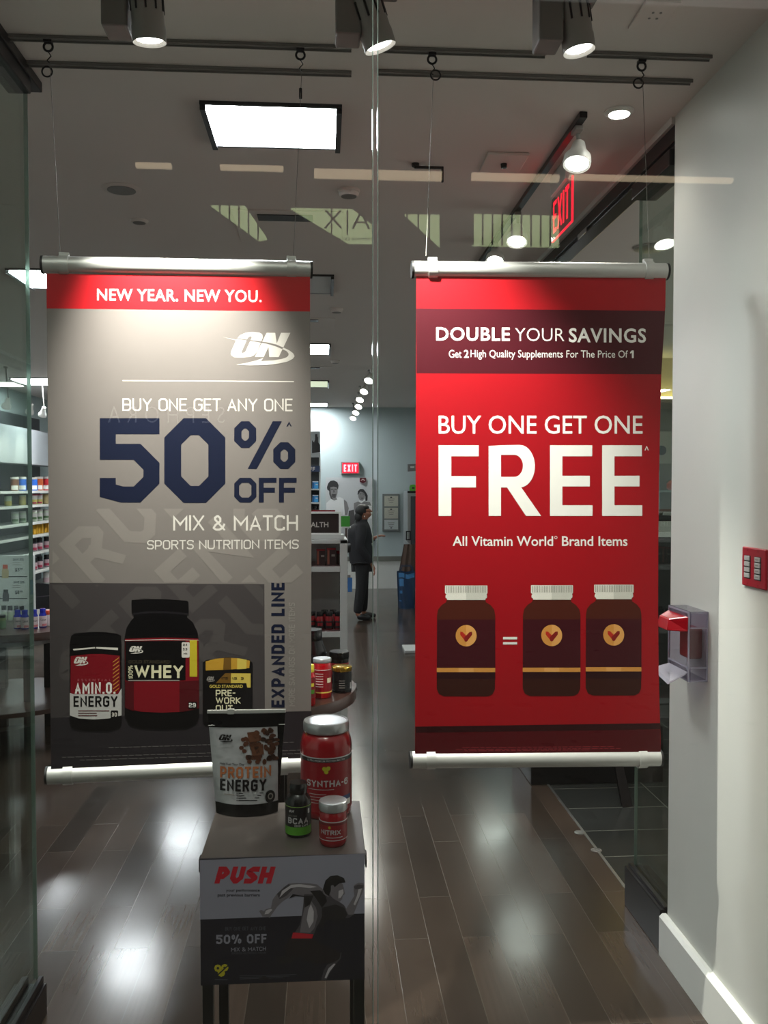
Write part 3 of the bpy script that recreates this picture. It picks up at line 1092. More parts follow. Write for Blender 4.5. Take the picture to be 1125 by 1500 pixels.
for y, x0, x1 in ((969, 236, 850), (977, 210, 875), (982, 245, 760)):
    s_ = x0
    while s_ < x1 - 10:
        wd = random.uniform(10, 34)
        p0, p1 = c6(s_, y - (s_ - x0) * .007), c6(min(s_ + wd, x1), y - (s_ - x0) * .007)
        a.rect(p0[0], p0[1], p1[0], p0[1] + .8, mat('print_fine_wine', '#8f3138', .4, noise=.02), 2)
        s_ += wd + 6
a.build('lower_band', panel2)
a = Art(F2, base=.012)
a.font('DOUBLE', 638, 480, 745.5, 500, P_white, 3, offset=.02, dy=.6, spacing=1.08)
a.font('YOUR', 753, 481.5, 825, 500.5, P_white, 3, offset=-.008, dy=.4)
a.font('SAVINGS', 831.5, 481.5, 944, 502.5, P_white, 3, offset=.02, dy=.6, spacing=1.08)
a.build('text_line', panel2)
a = Art(F2, base=.012)
a.font('Get', 656.5, 513.5, 675, 525, P_white, 3)
a.font('2', 678.5, 513.5, 685.5, 525, P_white, 3, offset=.015)
a.font('High Quality Supplements For The Price Of', 688, 513.5, 917.5, 527.5, P_white, 3, dy=.8)
a.poly([(920.8, 516.8), (923.2, 514.3), (926, 514.3), (926, 525.4), (923.4, 525.4), (923.4, 517.6), (920.8, 519)], P_white, 3)
a.build('text_line', panel2)
a = Art(F2, base=.012)
a.font('BUY ONE GET ONE', 641.5, 609, 939, 636, P_white, 3, offset=.006)
a.font('^', 942, 654, 948, 660, P_white, 3)
a.build('text_line', panel2)
a = Art(F2, base=.012)
# F R E E
t_, h0, h1 = 18.5, 652.5, 755.5
a.poly([(641.5, h0), (700, h0), (700, h0 + 16), (660, h0 + 16), (660, h0 + 45), (696, h0 + 45), (696, h0 + 61.5), (660, h0 + 61.5), (660, h1), (641.5, h1)], P_white, 3)
arc_o = [(760 + 22 * math.cos(math.radians(q)), 683 + 31 * math.sin(math.radians(q))) for q in range(-90, 91, 12)]
arc_i = [(752 + 12.5 * math.cos(math.radians(q)), 682.5 + 16 * math.sin(math.radians(q))) for q in range(90, -91, -12)]
a.poly([(714.5, h0 + 1), (732.5, h0), (732.5, h1), (714.5, h1)], P_white, 3)
outer = [(732.5, h0 - .5)] + arc_o + [(732.5, 714)]
o2 = [(732.5, 699.5)] + arc_i + [(732.5, 666)]
for i in range(len(arc_o) - 1):
    a.poly([arc_o[i], arc_o[i + 1], arc_i[len(arc_i) - 2 - i], arc_i[len(arc_i) - 1 - i]], P_white, 3)
a.poly([(732.5, h0), arc_o[0], arc_i[-1], (732.5, 666.5)], P_white, 3)
a.poly([(732.5, 714), (732.5, 698.5), arc_i[0], arc_o[-1]], P_white, 3)
a.poly([(741, 713.5), (760, 711), (791, h1), (769, h1)], P_white, 3)
for x0, x1 in ((804, 866), (880, 938.5)):
    a.poly([(x0, h0), (x1 - .5, h0), (x1 - .5, h0 + 16), (x0 + 18, h0 + 16), (x0 + 18, h0 + 44.5), (x1 - 4, h0 + 44.5), (x1 - 4, h0 + 60), (x0 + 18, h0 + 60), (x0 + 18, h1 - 15.5), (x1, h1 - 15.5), (x1, h1), (x0, h1)], P_white, 3)
a.build('text_line', panel2)
a = Art(F2, base=.012)
a.font('All Vitamin World', 662, 785, 808.5, 799.5, P_white, 3, offset=.012)
a.disc(812.5, 787, 2.2, 2.2, P_white, 3)
a.disc(812.5, 787, 1.5, 1.5, R_red, 4)
a.font('Brand Items', 821.5, 785, 917, 799.5, P_white, 3, offset=.012)
a.build('text_line', panel2)
a = Art(F2, base=.012)
a.rect(735.5, 932, 756, 935.5, P_white, 3)
a.rect(735.5, 939.5, 756, 943, P_white, 3)
a.build('equals_sign', panel2)
B_br = mat('print_bottle_brown', '#47190d', .4, noise=.03)
B_wine = mat('print_bottle_wine', '#3a0812', .4, noise=.03)
B_wine2 = mat('print_bottle_dark_wine', '#28090d', .4, noise=.03)
B_br2 = mat('print_bottle_dark_brown', '#33120b', .4, noise=.03)
B_amb = mat('print_amber', '#c98a42', .4, noise=.02)
B_amb2 = mat('print_pale_amber', '#d79b57', .4, noise=.02)
B_v = mat('print_v_red', '#b02a1c', .4, noise=.02)
B_v2 = mat('print_v_dark_red', '#7d1916', .4, noise=.02)
B_cap = mat('print_cap_white', '#dcd9d0', .4, noise=.02)
B_cap2 = mat('print_cap_shade', '#c3c1b8', .4, noise=.02)
B_rib = mat('print_cap_rib', '#8f8d86', .4, noise=.02)
for (x0, x1, cx0, cx1, dyb), nm in zip(((135, 368, 167, 337, 0), (479, 709, 511, 679, -1), (731, 953, 764, 922, -3)), ('leftmost', 'middle', 'rightmost')):
    a = Art(F2, lambda x, y, d=dyb: c6(x, y + d), base=.012)
    r = 50
    a.poly([(cx0 + 8, 378), (cx1 - 8, 378), (cx1 - 6, 388), (x1 - 18, 400), (x1 - 4, 418), (x1, 440), (x1 - 1, 735), (x1 - 10, 755), (x1 - 28, 764), (x0 + 28, 764), (x0 + 8, 755), (x0 - 1, 735), (x0, 440), (x0 + 4, 418), (x0 + 18, 400), (cx0 + 4, 388)], B_br, 2)
    a.rect(x0, 458, x1, 651, B_wine, 3)
    a.rect(x0 - 1, 651, x1, 668, B_amb, 3)
    mx_ = (x0 + x1) / 2
    a.rect(mx_ - 30, 651, mx_ + 30, 668, B_amb2, 3.5)
    a.rect(x0 - 1, 668, x1, 696, B_wine2, 3)
    a.poly([(x0 - 1, 696), (x1 - 1, 696), (x1 - 1, 735), (x1 - 10, 755), (x1 - 28, 764), (x0 + 28, 764), (x0 + 8, 755), (x0 - 1, 735)], B_br2, 3)
    a.disc(mx_, 522, 42, 43, B_amb, 4)
    a.poly([(mx_, 479)] + [(mx_ + 42 * math.sin(math.radians(q)), 522 - 43 * math.cos(math.radians(q))) for q in range(10, 171, 10)] + [(mx_, 565)], B_amb2, 4.5)
    for sg, mm in ((-1, B_v), (1, B_v2)):
        a.poly([(mx_ + sg * 24, 506), (mx_ + sg * 14, 507), (mx_ - sg * 8, 530), (mx_ - sg * 6, 544), (mx_ + sg * 2, 546), (mx_ + sg * 24, 518)], mm, 5 if sg < 0 else 6)
    a.poly([(cx0, 321), (cx1, 321), (cx1, 352), (cx1 - 4, 356), (cx1 - 2, 362), (cx1 - 2, 370), (cx1 - 8, 374), (cx1 - 8, 379), (cx0 + 8, 379), (cx0 + 8, 374), (cx0 + 2, 370), (cx0 + 2, 362), (cx0 + 6, 356), (cx0, 352)], B_cap, 3)
    a.poly([(mx_, 321), (cx1, 321), (cx1, 352), (cx1 - 4, 356), (cx1 - 2, 362), (cx1 - 2, 370), (cx1 - 8, 374), (cx1 - 8, 379), (mx_, 379)], B_cap2, 4)
    k = cx0 + 5
    while k < cx1 - 4:
        a.rect(k, 323, k + 2.6, 350, B_rib, 5)
        k += 6.8
    a.build('printed_bottle', panel2)

# wires from the rail to the banner clamps
for nm, key, side, hx, hy, lab, ring in (
        ('w', 'hanging_bannertop_rail', 0, 70, 62, 'hook and wire over left end of the grey banner', True),):
    pass
for fr_, px_hook, py_hook, px_cl, py_cl, d, lab, ring in (
        (F1, 70.5, 56, 88, 368, 2.61, 'hook, ring and wire over the left end of the grey banner', (69, 105)),
        (F1, 440, 66, 430, 375, 2.69, 'hook and wire over the right end of the grey banner', None),
        (F2, 633, 73, 624, 375, 2.65, 'hook, ring and wire over the left end of the red banner', (638, 110)),
        (F2, 940, 79, 951, 379, 2.672, 'hook, ring and wire over the right end of the red banner', (935, 122))):
    hk = at_y(px_hook, py_hook, RY)
    hk.z = CZ - .012
    cl = at_y(px_cl, py_cl, d)
    t = thing('hanging_wire', lab, 'hanging wire', hk)
    MB().torus((0, 0, -.018), .013, .0035, 'y').box(-.012, -.01, -.006, .012, .01, .0).build('eye_hook', M_darkmetal, t)
    MB().path([(0, 0, -.033), (.008, 0, -.045), (-.004, 0, -.058), (.004, 0, -.066)], .0016, 6).build('s_hook', M_darkmetal, t)
    e = cl - hk
    MB().tube((.004, 0, -.062), (e.x, e.y, e.z), .0009, 6).build('wire', M_dimgrey, t)
    if ring:
        rp = at_y(ring[0], ring[1], RY + .01) - hk
        MB().torus(rp, .015, .0026, 'y').build('ring', M_darkmetal, t)
    else:
        MB().lathe([(.0001, -.15), (.005, -.148), (.005, -.118), (.0001, -.115)], 10).build('turnbuckle', M_darkmetal, t)

# ---------------------------------------------------------------- display table in the window
TZ = .845
ta = at_z(292.5, 1259, TZ)
tb_ = at_z(535.5, 1250, TZ)
tY = (ta.y + tb_.y) / 2
tW = tb_.x - ta.x
tD = .37
M_top = mat('grey_laminate_top', '#524b48', .32, noise=.05, nscale=25)
tt = thing('display_table', 'low grey display table with black legs in front of the banners', 'table', ((ta.x + tb_.x) / 2, tY, 0))
MB().box(-tW / 2, 0, TZ - .012, tW / 2, tD, TZ).build('tabletop', M_top, tt, bevel=.0015)
MB().box(-tW / 2, -.002, TZ - .0125, tW / 2, 0, TZ - .0005).build('front_edge', M_steel, tt)
MB().box(-tW / 2 + .004, .004, TZ - .04, tW / 2 - .004, .024, TZ - .012).box(-tW / 2 + .004, tD - .024, TZ - .04, tW / 2 - .004, tD - .004, TZ - .012).box(-tW / 2 + .004, .024, TZ - .04, -tW / 2 + .024, tD - .024, TZ - .012).box(tW / 2 - .024, .024, TZ - .04, tW / 2 - .004, tD - .024, TZ - .012).build('frame', M_black, tt)
for x in (-1, 1):
    for y in (.006, tD - .032):
        x0 = x * (tW / 2 - .016)
        MB().box(x0 - .013, y, 0, x0 + .013, y + .026, TZ - .012).build('leg', M_black, tt, bevel=.001)
for x in (-1, 1):
    MB().box(x * (tW / 2 + .003), .002, TZ - .034, x * (tW / 2 - .001), .03, TZ - .002).build('corner_bracket', M_black, tt)

# ---- sign on its front
def c8(x, y): return 280 + x * .2489, 1230 + y * .2488


FS = Frame((tt.location.x, tY - .0072, TZ - .15), (1, 0))
sg = thing('promotional_sign', 'white and navy sign reading PUSH with a running athlete, fixed to display table front', 'sign', FS.o, 0)
u0, w1 = FS.loc(*c8(52, 120))
u1, w0 = FS.loc(*c8(1021, 824))
w1 = FS.loc(*c8(536, 100))[1]
w0 = FS.loc(*c8(536, 840))[1]
S_wh = mat('sign_pale_lilac', '#8b8998', .45, noise=.02)
S_nv = mat('sign_navy_black', '#1b1824', .45, noise=.04)
S_red = mat('sign_red', '#b5152a', .45, noise=.04)
S_txt = mat('sign_dark_text', '#33303a', .45, noise=.02)
S_g1 = mat('photo_grey_dark', '#231f23', .45, noise=.05)
S_g2 = mat('photo_grey_mid', '#464047', .45, noise=.08, nscale=80)
S_g3 = mat('photo_grey_light', '#6d666d', .45, noise=.1, nscale=80)
S_g4 = mat('photo_black', '#161317', .45, noise=.05)
S_lt = mat('sign_grey_text', '#8d8a97', .45, noise=.02)
S_dim = mat('sign_dim_text', '#4e4b57', .45, noise=.02)
S_yel = mat('sign_yellow', '#b8ac1e', .45, noise=.03)
MB().box(u0, .0, w0, u1, .005, w1).build('board', S_nv, sg)
a = Art(FS, c8, base=.0002)
a.poly([(52, 120), (1021, 82), (1021, 434), (52, 470)], S_wh, 1)
a.build('pale_upper_half', sg)
a = Art(FS, c8, base=.0002)
a.stroke('PUSH', 136, 158, 498, 258, S_red, 3, t=.3, ch=.2, gap=.1, shear=.28, dy=0)
a.font('your performance', 205, 289, 404, 310, S_txt, 3, offset=.02)
a.font('past previous barriers', 156, 316, 404, 340, S_txt, 3, offset=.02)
a.stroke('BUY ONE GET ANY ONE', 200, 513, 440, 535, S_dim, 3, t=.13, ch=.14, dy=-3)
a.stroke('50% OFF', 148, 560, 444, 614, S_lt, 3, t=.2, ch=.16, dy=-6)
a.stroke('MIX & MATCH', 235, 634, 440, 658, S_lt, 3, t=.14, ch=.14, dy=-5)
a.stroke('SPORTS NUTRITION ITEMS', 238, 664, 440, 675, S_dim, 3, t=.14, dy=-4)
a.build('lettering', sg)


def trefoil(a, cx, cy, r, m, bg, layer):
    """Yellow emblem of three clipped discs about a stem."""
    for dx, dy in ((-.52, -.3), (.5, -.38), (0, .42)):
        a.disc(cx + dx * r, cy + dy * r, r * .55, r * .55, m, layer, 8)
    a.disc(cx - .5 * r, cy - .3 * r, r * .2, r * .2, bg, layer + 1, 8)
    a.disc(cx + .48 * r, cy - .36 * r, r * .2, r * .2, bg, layer + 1, 8)
    a.poly([(cx - 1.0 * r, cy + .95 * r), (cx + 1.2 * r, cy - 1.0 * r), (cx + 1.3 * r, cy - .85 * r), (cx - .8 * r, cy + 1.05 * r)], bg, layer + 1)


a = Art(FS, c8, base=.0002)
trefoil(a, 178, 768, 40, S_yel, S_nv, 3)
a.rect(140, 821, 215, 826, S_dim, 3)
for k in range(3):
    a.rect(285, 800 + 9 * k, 620 - 40 * k, 803 + 9 * k, S_dim, 3, dy=-8)
a.build('yellow_emblem', sg)
a = Art(FS, c8, base=.0002)
# runner in profile, arm swung back and the other forearm raised
a.poly([(400, 420), (412, 412), (428, 420), (440, 408), (470, 400), (480, 352), (505, 318), (545, 280), (575, 258), (620, 254), (690, 256), (740, 262), (775, 290), (790, 320), (770, 330), (720, 326), (664, 330), (620, 322), (598, 318), (570, 342), (535, 366), (505, 395), (485, 425), (470, 445), (462, 462), (455, 455), (420, 452)], S_g3, 3)
a.poly([(575, 258), (600, 290), (560, 330), (520, 350), (505, 318), (545, 280)], S_g2, 4)
a.poly([(664, 320), (720, 320), (770, 300), (800, 310), (850, 350), (900, 385), (915, 410), (960, 440), (925, 462), (860, 455), (800, 440), (770, 470), (740, 510), (722, 560), (640, 552), (610, 545), (640, 500), (652, 440), (660, 380)], S_g2, 3)
a.poly([(668, 400), (700, 350), (735, 400), (745, 450), (725, 520), (700, 548), (640, 545), (652, 470)], S_g3, 4)
a.poly([(664, 330), (720, 328), (700, 380), (668, 400)], S_g1, 5)
a.poly([(770, 400), (850, 380), (900, 400), (920, 440), (900, 470), (800, 470), (770, 520), (750, 500), (770, 450)], S_g1, 5)
a.poly([(775, 290), (790, 240), (820, 212), (862, 208), (900, 225), (908, 250), (880, 252), (893, 262), (900, 290), (905, 318), (892, 328), (888, 350), (872, 366), (850, 360), (835, 345), (815, 350), (800, 330), (778, 320)], S_g3, 6)
a.poly([(775, 290), (790, 240), (820, 212), (862, 208), (900, 225), (908, 250), (872, 256), (845, 278), (835, 265), (822, 270), (822, 300), (810, 330), (790, 318)], S_g4, 7)
a.poly([(835, 345), (872, 366), (850, 372), (830, 380), (800, 350), (815, 320)], S_g2, 7)
a.poly([(910, 410), (935, 370), (960, 330), (956, 300), (958, 268), (985, 252), (1012, 255), (1019, 275), (1010, 310), (990, 350), (975, 390), (955, 440), (925, 440)], S_g3, 4)
a.poly([(956, 275), (985, 262), (1015, 268), (1010, 285), (965, 292)], S_g2, 5)
a.poly([(600, 545), (720, 556), (712, 580), (590, 580)], S_red, 5)
a.poly([(590, 578), (712, 578), (760, 610), (830, 640), (880, 665), (872, 700), (845, 718), (760, 730), (680, 715), (640, 690), (560, 680), (548, 620)], mat('photo_shorts', '#221a1e', .5, noise=.05), 4)
a.poly([(850, 665), (885, 662), (880, 700), (845, 740), (815, 790), (795, 826), (765, 826), (780, 770), (800, 735), (845, 718), (872, 700)], S_g2, 3)
a.poly([(500, 690), (560, 680), (640, 690), (590, 720), (520, 735)], S_g1, 3)
a.poly([(390, 822), (430, 800), (470, 822)], S_g1, 3)
S_hi = mat('photo_highlight', '#b3acb2', .45, noise=.06, nscale=90)
a.poly([(590, 264), (640, 260), (700, 268), (740, 276), (700, 284), (630, 276), (585, 284), (548, 312), (520, 340), (535, 300)], S_hi, 8)
a.poly([(690, 410), (705, 380), (722, 420), (720, 480), (695, 520), (680, 470)], S_hi, 8)
a.poly([(868, 300), (895, 290), (898, 312), (880, 340), (866, 345)], S_hi, 8)
a.poly([(985, 290), (1005, 285), (990, 335), (965, 385), (955, 380), (975, 330)], S_hi, 8)
a.poly([(808, 756), (840, 728), (850, 730), (815, 775), (795, 815), (785, 812)], S_hi, 8)
a.poly([(440, 416), (470, 405), (478, 412), (455, 435), (432, 438)], S_hi, 8)
a.poly([(700, 300), (760, 296), (790, 330), (800, 360), (770, 400), (752, 370), (725, 330)], S_g4, 8)
a.poly([(598, 318), (620, 322), (664, 330), (664, 336), (615, 330), (575, 346)], S_g4, 8)
a.build('printed_runner', sg)

# ---- pouch
def c7(x, y): return 280 + x * .2489, 1020 + y * .249


pb = at_z(362, 1190, TZ)
FP = Frame((pb.x, pb.y, TZ + .001), (1, -.02))
hgt = FP.loc(362, 1041)[1]
wt = FP.loc(421, 1041)[0] - FP.loc(307, 1041)[0]
wb = FP.loc(408.5, 1186)[0] - FP.loc(318.5, 1186)[0]


def pouch_w(v):
    return (wb + (wt - wb) * v) / 2


def bulge(u, w):
    v = min(max(w / hgt, 0), 1)
    hw = pouch_w(v)
    q = min(abs(u) / hw, 1)
    th = .034 * (1 - v) ** .7 * (1 - v * .2) + .0015
    return -th * (1 - q ** 2.4) + .0008 * math.sin(u * 90 + w * 60) * (1 - v)


def pouch_front(i, j):
    u = (i * 2 - 1) * pouch_w(j)
    w = j * hgt
    z = w - .006 * (1 - j) * (1 - abs(i * 2 - 1) ** 2) * 0
    return (u, bulge(u, w), z)


def pouch_back(i, j):
    u = (1 - i * 2) * pouch_w(j)
    w = j * hgt
    return (u, -bulge(u, w) * .8 + .001, w)


def foil(name, col, rough, metal):
    m = mat(name, col, rough, metal, noise=.03)
    nt = m.node_tree
    tc = nt.nodes.new('ShaderNodeTexCoord')
    nz = nt.nodes.new('ShaderNodeTexNoise')
    nz.inputs['Scale'].default_value = 22
    nz.inputs['Detail'].default_value = 1.5
    bp = nt.nodes.new('ShaderNodeBump')
    bp.inputs['Strength'].default_value = .5
    bp.inputs['Distance'].default_value = .008
    nt.links.new(tc.outputs['Object'], nz.inputs['Vector'])
    nt.links.new(nz.outputs['Fac'], bp.inputs['Height'])
    nt.links.new(bp.outputs[0], nt.nodes['Principled BSDF'].inputs['Normal'])
    return m


M_foil = foil('silver_foil', '#b9b9bd', .3, .45)
M_bfoil = foil('black_foil', '#0c0b0d', .25, .1)
po = thing('protein_pouch', 'silver and black zip pouch printed with coffee beans, standing on the display table', 'pouch', FP.o, FP.rot)
pm = MB()
pm.grid(pouch_front, 24, 30)
pm.grid(pouch_back, 24, 30)
bot = [pouch_front(i / 24, 0) for i in range(25)]
bk_ = [pouch_back(1 - i / 24, 0) for i in range(25)]
for i in range(24):
    pm.add([bot[i], bot[i + 1], bk_[i + 1], bk_[i]], [[0, 1, 2, 3]])
pm.build('bag', M_foil, po)


def on_pouch(m, pts_fn, lift, nu=18, nv=4):
    mb = MB()
    mb.grid(lambda i, j: (lambda p: (p[0], bulge(p[0], p[1]) - lift, p[1]))(pts_fn(i, j)), nu, nv)
    return mb


def band(v0, v1, e0=.0, e1=1.0):
    return lambda i, j: ((2 * (e0 + (e1 - e0) * i) - 1) * pouch_w(v0 + (v1 - v0) * j), (v0 + (v1 - v0) * j) * hgt)


on_pouch(M_bfoil, band(.845, .975), .0006).build('black_top_band', M_bfoil, po)
on_pouch(M_bfoil, band(.0, .115), .0006).build('black_base_band', M_bfoil, po)
on_pouch(M_bfoil, lambda i, j: ((.70 + .30 * i - .0) * pouch_w(.115 + .73 * j) if j > .0 else (.93 + .07 * i) * pouch_w(.115), (.115 + .73 * j) * hgt) if False else (((.98 - .16 * j) + (.02 + .16 * j) * i) * pouch_w(.115 + .73 * j), (.115 + .73 * j) * hgt), .0006, 6, 12).build('black_side_band', M_bfoil, po)
zp = MB().box(-wt / 2 - .001, -.004, hgt - .006, wt / 2 + .001, .003, hgt + .003)
zp.box(-wt / 2 + .055, -.007, hgt - .008, -wt / 2 + .073, .005, hgt + .006)
zp.box(-wt / 2 + .001, -.0035, hgt * .86, wt / 2 - .001, -.002, hgt * .866)
zp.build('zip', M_alu, po, bevel=.001)
mkw = dict(surf=bulge)
a = Art(FP, c7, base=.0016, surf=bulge, step=.0003)
P_or = mat('print_copper', '#9a5a35', .35, noise=.04)
on_logo(a, 165, 218, 248, 262, P_black, M_foil, 2)
a.font('Help Fuel Your Day', 172, 379, 318, 396, P_black2, 2, offset=.01)
a.stroke('PROTEIN', 174, 402, 474, 467, P_or, 2, t=.19, ch=.12, dy=-6)
a.stroke('ENERGY', 174, 474, 447, 540, P_black, 2, t=.19, ch=.12, dy=-4)
for k in range(4):
    a.rect(285, 548 + 13 * k, 430 - 12 * k, 552 + 13 * k, P_black2, 2)
    a.disc(278, 550 + 13 * k, 3, 3, P_black2, 2, 8)
a.rect(200, 556, 262, 562, P_mid, 2)
a.disc(468, 575, 28, 37, P_black, 2)
a.disc(470, 574, 15, 19, P_mid, 3)
a.disc(470, 574, 9, 12, P_black2, 4)
a.build('lettering', po)
a = Art(FP, c7, base=.0016, surf=bulge, step=.0003)
M_bean = mat('coffee_brown', '#4a2a1c', .35, noise=.2, nscale=120)
M_bean2 = mat('coffee_dark_brown', '#2a170f', .35, noise=.2, nscale=120)
M_choc = mat('chocolate', '#563525', .3, noise=.1, nscale=80)
rnd = random.Random(3)
for k in range(70):
    x, y = rnd.uniform(320, 505), rnd.uniform(190, 385)
    if y > 385 - (abs(x - 400) * .25) or (x < 345 and y < 230) or x + y < 540:
        continue
    ang_ = rnd.uniform(0, PI)
    rx, ry = rnd.uniform(15, 19), rnd.uniform(10, 13)
    for mm, sc_, ly in ((M_bean if k % 3 else M_bean2, 1, 2 + k * .02), (M_bean2, .18, 2.02 + k * .02)):
        pts = []
        for q in range(12):
            c_, s_ = math.cos(q * PI / 6) * rx * (1 if sc_ == 1 else .8), math.sin(q * PI / 6) * ry * sc_
            pts.append((x + c_ * math.cos(ang_) - s_ * math.sin(ang_), y + c_ * math.sin(ang_) + s_ * math.cos(ang_)))
        a.poly(pts, mm, ly)
for x, y in ((300, 292), (318, 310), (310, 245), (330, 268), (348, 370), (395, 372)):
    a.disc(x, y, 14, 12, M_bean, 3, 10)
a.poly([(332, 205), (400, 196), (405, 255), (345, 262)], M_choc, 4)
a.poly([(355, 285), (425, 270), (432, 330), (365, 338)], M_choc, 4)
a.build('printed_coffee_beans', po)


# ---- tubs and bottles
def cyl_text(mb, r, z0, z1, a0, a1, polys, mi, lift=.0007):
    for k_, poly in enumerate(polys):
        lift_ = lift + (k_ % 9) * .000012
        mb.add([((r + lift_) * math.sin(a0 + (a1 - a0) * u), -(r + lift_) * math.cos(a0 + (a1 - a0) * u), z0 + (z1 - z0) * v) for u, v in poly], [list(range(len(poly)))], mi)


def cyl_patch(mb, r, z0, z1, a0, a1, mi, lift=.0004, n=10):
    mb.grid(lambda i, j: ((r + lift) * math.sin(a0 + (a1 - a0) * i), -(r + lift) * math.cos(a0 + (a1 - a0) * i), z0 + (z1 - z0) * j), n, 1, mi)


def base_on(px, py, z):
    """Centre-front point on a table top seen at this pixel."""
    return at_z(px, py, z)


M_redplastic = mat('red_plastic', '#860b16', .2, noise=.03, coat=.3)
M_redlabel = mat('red_label', '#7f0d18', .3, noise=.03)
M_dredlabel = mat('dark_red_label', '#5e0d14', .35, noise=.03)
M_silverlid = mat('silver_lid', '#b7b8bb', .3, .7, noise=.04)
M_blackplastic = mat('black_plastic', '#0b0b0d', .22, noise=.05)
M_goldlid = mat('gold_lid', '#c09a3a', .22, .8, noise=.04)
M_greenlabel = mat('green_label', '#4b8a22', .4, noise=.03)
M_blacklabel = mat('black_label', '#111113', .35, noise=.05)
M_silvertext = mat('silver_print', '#b4b2b4', .35, .3, noise=.02)
P_tre = mat('emblem_yellow_green', '#9c9a20', .4)


def jar_root(name, label, px, py, r, z, cat='tub'):
    p = base_on(px, py, z)
    d = Vector((p.x, p.y, 0)).normalized()
    c = Vector((p.x, p.y, z)) + d * r
    rot = math.atan2(-p.x, p.y)       # faces the viewer
    return thing(name, label, cat, (c.x, c.y, z + .0006), rot)


# red protein tub
r = .0705
h = .257
t = jar_root('protein_tub', 'large red tub with silver lid at back right of the display table', 478, 1203, r, TZ)
MB().lathe([(r * .9, 0), (r * .98, .006), (r, .02), (r, .165), (r * 1.005, .19), (r * .97, .208), (r * .9, .221), (r * .8, .227), (r * .8, .232)], 44).build('body', M_redplastic, t)
lb = MB()
lb.lathe([(r * 1.004, .022), (r * 1.004, .158)], 44, m=0)
lb.lathe([(r * 1.006, .158), (r * 1.006, .168)], 44, m=1)
lb.lathe([(r * 1.007, .168), (r * 1.007, .171)], 44, m=2)
lb.build('label', [M_redlabel, M_blacklabel, M_silvertext], t)
lt = MB()
for q in (stroke_text('SYNTHA-6', 6.6, t=.2, ch=.14, gap=.14, shear=.0),):
    cyl_text(lt, r * 1.005, .092, .110, -.82, .95, q, 0)
vs, fs = font_text('ULTRA-PREMIUM PROTEIN MATRIX', .01)
lt.add([((r * 1.007) * math.sin(-.8 + 1.6 * u), -(r * 1.007) * math.cos(-.8 + 1.6 * u), .160 + .0055 * v) for u, v in vs], fs, 0)
for k in range(3):
    cyl_patch(lt, r * 1.005, .055 + .008 * k, .0565 + .008 * k, -.7, -.2 + .1 * k, 0)
cyl_patch(lt, r * 1.005, .047, .0485, -.8, -.3, 0)
cyl_patch(lt, r * 1.005, .084, .0855, -.75, .3, 0)
lt.build('lettering', [M_silvertext], t, fix=False)
em = MB()
for dx, dz in ((-.005, .004), (.0055, .005), (0, -.0045)):
    cyl_text(em, r * 1.005, .138 + dz - .0055, .138 + dz + .0055, dx / r - .08, dx / r + .08, [[(.3, 0), (.7, 0), (1, .3), (1, .7), (.7, 1), (.3, 1), (0, .7), (0, .3)]], 0)
em.build('emblem', [P_tre], t, fix=False)
fl = MB()
cyl_patch(fl, r * 1.005, .05, .062, .35, 1.15, 0)
cyl_patch(fl, r * 1.005, .034, .05, .5, 1.15, 1)
fl.build('flavour_flash', [mat('label_blue', '#27406f', .4, noise=.03), P_white], t, fix=False)
MB().lathe([(r * .85, .229), (r * .88, .23), (r * .9, .233), (r * .9, .252), (r * .87, .257), (r * .8, .258), (r * .79, .256), (.0001, .256)], 44).build('lid', M_silverlid, t)

# black capsule bottle
r = .0335
t = jar_root('capsule_bottle', 'small black bottle with green label foot on the display table', 437, 1229, r, TZ, 'bottle')
MB().lathe([(r * .9, 0), (r, .005), (r, .083), (r * .93, .096), (r * .7, .107), (r * .62, .110), (r * .62, .116)], 32).build('body', M_blackplastic, t)
lb = MB()
lb.lathe([(r * 1.008, .029), (r * 1.008, .081)], 32, m=0)
lb.lathe([(r * 1.008, .008), (r * 1.008, .029)], 32, m=1)
lb.lathe([(r * 1.01, .080), (r * 1.01, .0815)], 32, m=2)
lb.build('label', [M_blacklabel, M_greenlabel, mat('label_lime_line', '#7fa04a', .4)], t)
lt = MB()
cyl_text(lt, r * 1.008, .038, .054, -.85, .8, stroke_text('BCAA', 3.1, t=.2, ch=.14), 0)
cyl_text(lt, r * 1.008, .0305, .036, -.3, .8, stroke_text('1000 CAPS', 5.5, t=.18, ch=.14), 0)
cyl_text(lt, r * 1.008, .057, .0605, -.8, -.1, stroke_text('MEGA-SIZE', 6, t=.16), 1)
cyl_text(lt, r * 1.008, .067, .074, -.78, -.3, stroke_text('ON', 2.0, t=.3, ch=.2, shear=.3), 0)
cyl_patch(lt, r * 1.008, .062, .074, .8, 1.0, 0)
lt.build('lettering', [M_silvertext, M_dimgrey], t, fix=False)
MB().lathe([(r * .68, .109), (r * .7, .111), (r * .7, .132), (r * .64, .136), (.0001, .1365)], 32).build('cap', M_blackplastic, t)

